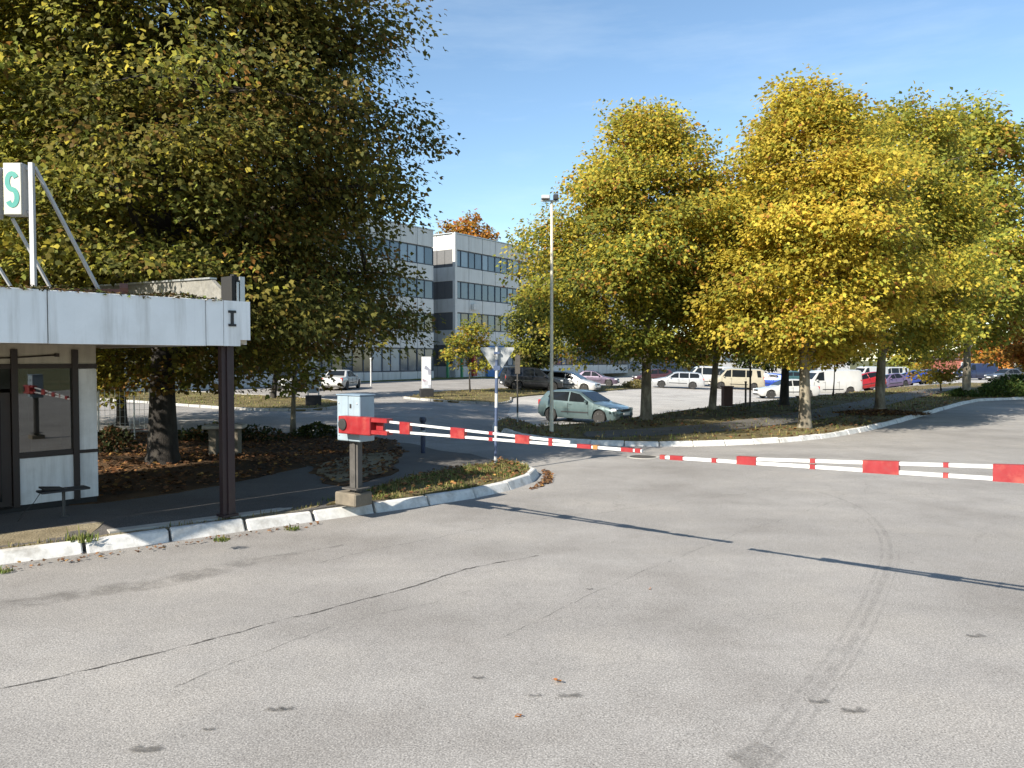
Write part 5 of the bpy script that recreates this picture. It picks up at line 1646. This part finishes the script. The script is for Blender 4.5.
shrub('dark brush on the leafy soil by the wire fence', 108, 440, 19.5, .7, .4, .5, 800, [(2, (.04, .05, .018)), (1, (.12, .06, .025))], 7, .1)
shrub('low green weeds at the foot of the young slim tree', 318, 434, 23.6, .8, .4, .35, 900, DARK, 8, .09, off=.05)
shrub('low brush behind the stone table', 222, 436, 22.5, 1.9, .5, .42, 1600, [(3, (.04, .052, .018)), (1, (.13, .065, .022))], 9, .1, off=.05)

# ------------------------------------------------------------------ grass and fallen leaves
GR = [(3, (.09, .13, .025)), (3, (.16, .17, .045)), (2, (.28, .23, .09)), (1, (.05, .075, .018))]
DRYG = [(2, (.12, .13, .035)), (3, (.25, .20, .08)), (2, (.17, .12, .045))]
LIT = [(3, (.20, .095, .036)), (4, (.13, .060, .027)), (1.3, (.30, .17, .05)), (3, (.075, .042, .022))]
def bd(x, y):
    return .25 + .75 * (math.sin(x * 3.1) * math.sin(y * 2.7 + 1) > -.25)
blades('grass', 'mixed green and dry grass on the bank round the barrier post', bulb, 9000, .05, GR[:3] + DRYG[:2], bulb_off, 1, bd, .006)
blades('grass', 'dry grass strip between the kerb and the concrete edging', gs, 1500, .045, DRYG, lambda x, y: pav(x, y) + .015, 2, lambda x, y: .3 + .7 * (math.sin(x * 4) > -.2), .006)
blades('grass', 'grass and weeds on the verge under the plane trees', VR, 26000, .085, GR[:3] + DRYG, .12, 3, lambda x, y: (1.0 if y < 60 else .1) * (.25 + .75 * (math.sin(x * .9 + 1) * math.sin(y * .8) > -.1)), .016)
blades('grass', 'grass of the lawn in front of the office wing', inset(LI, .3), 9000, .06, GR[:3] + DRYG, .10, 4, None, .022)
blades('grass', 'sparse grass on the planted island', MI + [tuple(p[:2]) for p in MIB], 2600, .06, DRYG + GR[1:3], .10, 5, None, .022)
for i, (px, py, lb) in enumerate(((82, 540, 'green weed tuft at the end of the concrete edging'), (292, 529, 'small weed tuft in the kerb joint left of the drive post'), (222, 540, 'tiny weed tuft at the foot of the kiosk kerb'), (335, 503, 'green weed patch in front of the concrete plinth'), (3, 571, 'weed tuft at the kerb by the left picture edge'))):
    p = W(px, py, .14 if py < 545 and i != 1 else .02)
    rr = .16 if i in (0, 3) else .09
    poly = [(p.x + rr * math.cos(a) * 1.3, p.y + rr * math.sin(a)) for a in np.linspace(0, 6, 8)]
    zz = p.z
    blades('weed_tuft', lb, poly, 170 if rr > .1 else 60, .075 if rr > .1 else .045, GR[:2], lambda x, y, z=zz: z - g(x, y), 20 + i, None, .008, None, 'weed', None)
def ld(x, y):
    return 1.0
scatter_leaves('leaf_litter', 'thick brown fallen leaves on the soil under the big tree', [p for p in dirt], 10000, .10, LIT, lambda x, y: pav(x, y) + .025, 30, lambda x, y: (1.0 if x > -12 else .25) * (.35 + .65 * (math.sin(x * 1.3) * math.sin(y * 1.7) > -.3)))
scatter_leaves('leaf_litter', 'scattered fallen leaves on the verge and round the trunks', VR, 9000, .13, LIT, .14, 31, lambda x, y: (1.0 if y < 55 else .1) * (.25 + .75 * (math.sin(x * .7 + 2) * math.sin(y * .6) > 0)))
tipring = [W(532, 490), W(553, 482), W(551, 473), W(541, 470), W(546, 478), W(537, 485)]
scatter_leaves('leaf_litter', 'fallen leaves gathered along the rounded kerb tip', tipring, 260, .07, LIT, .004, 32)
scatter_leaves('leaf_litter', 'few fallen leaves on the grass bank round the barrier', bulb, 420, .085, LIT, lambda x, y: bulb_off(x, y) + .03, 33)
scatter_leaves('leaf_litter', 'thin line of leaf crumbs along the kiosk kerb gutter', [W(0, 574), W(150, 552), W(320, 526), W(320, 523.5), W(150, 547), W(0, 567.5)], 200, .05, LIT, .004, 34)
b = W(880, 414, .12)
scatter_leaves('leaf_heap', 'heap of brown leaves at the foot of the tall golden green tree', [(b.x + 2.0 * math.cos(a), b.y + 1.2 * math.sin(a)) for a in np.linspace(0, 6, 12)], 1500, .13, LIT, lambda x, y: .14 + .16 * max(0, 1 - math.hypot((x - b.x) / 2, (y - b.y) / 1.2)), 35)
rngl = np.random.default_rng(77)
for i, (px, py, lb) in enumerate(((556, 682, 'dry orange leaf lying on the road, the upper of two near the bottom'), (520, 718, 'dry orange leaf lying on the road, nearest the bottom picture edge'), (650, 590, 'tiny dry leaf on the road between the barrier shadows'))):
    p = W(px, py)
    me = leaf_cloud('fallen_leaf', np.array([[0, 0, .012], [.015, .01, .02]]), rngl.normal(0, 1, (2, 3)) * np.array([1, 1, .15]), np.array([[.2, .1, 1], [-.3, .2, 1]]), np.array([.075, .05]) * (1 if i < 2 else .6), np.array([[.55, .22, .05], [.45, .16, .04]]), 'litter')
    tag(ob('fallen_leaf', me, None, p), lb, 'leaf', 'fallen leaves on the road')
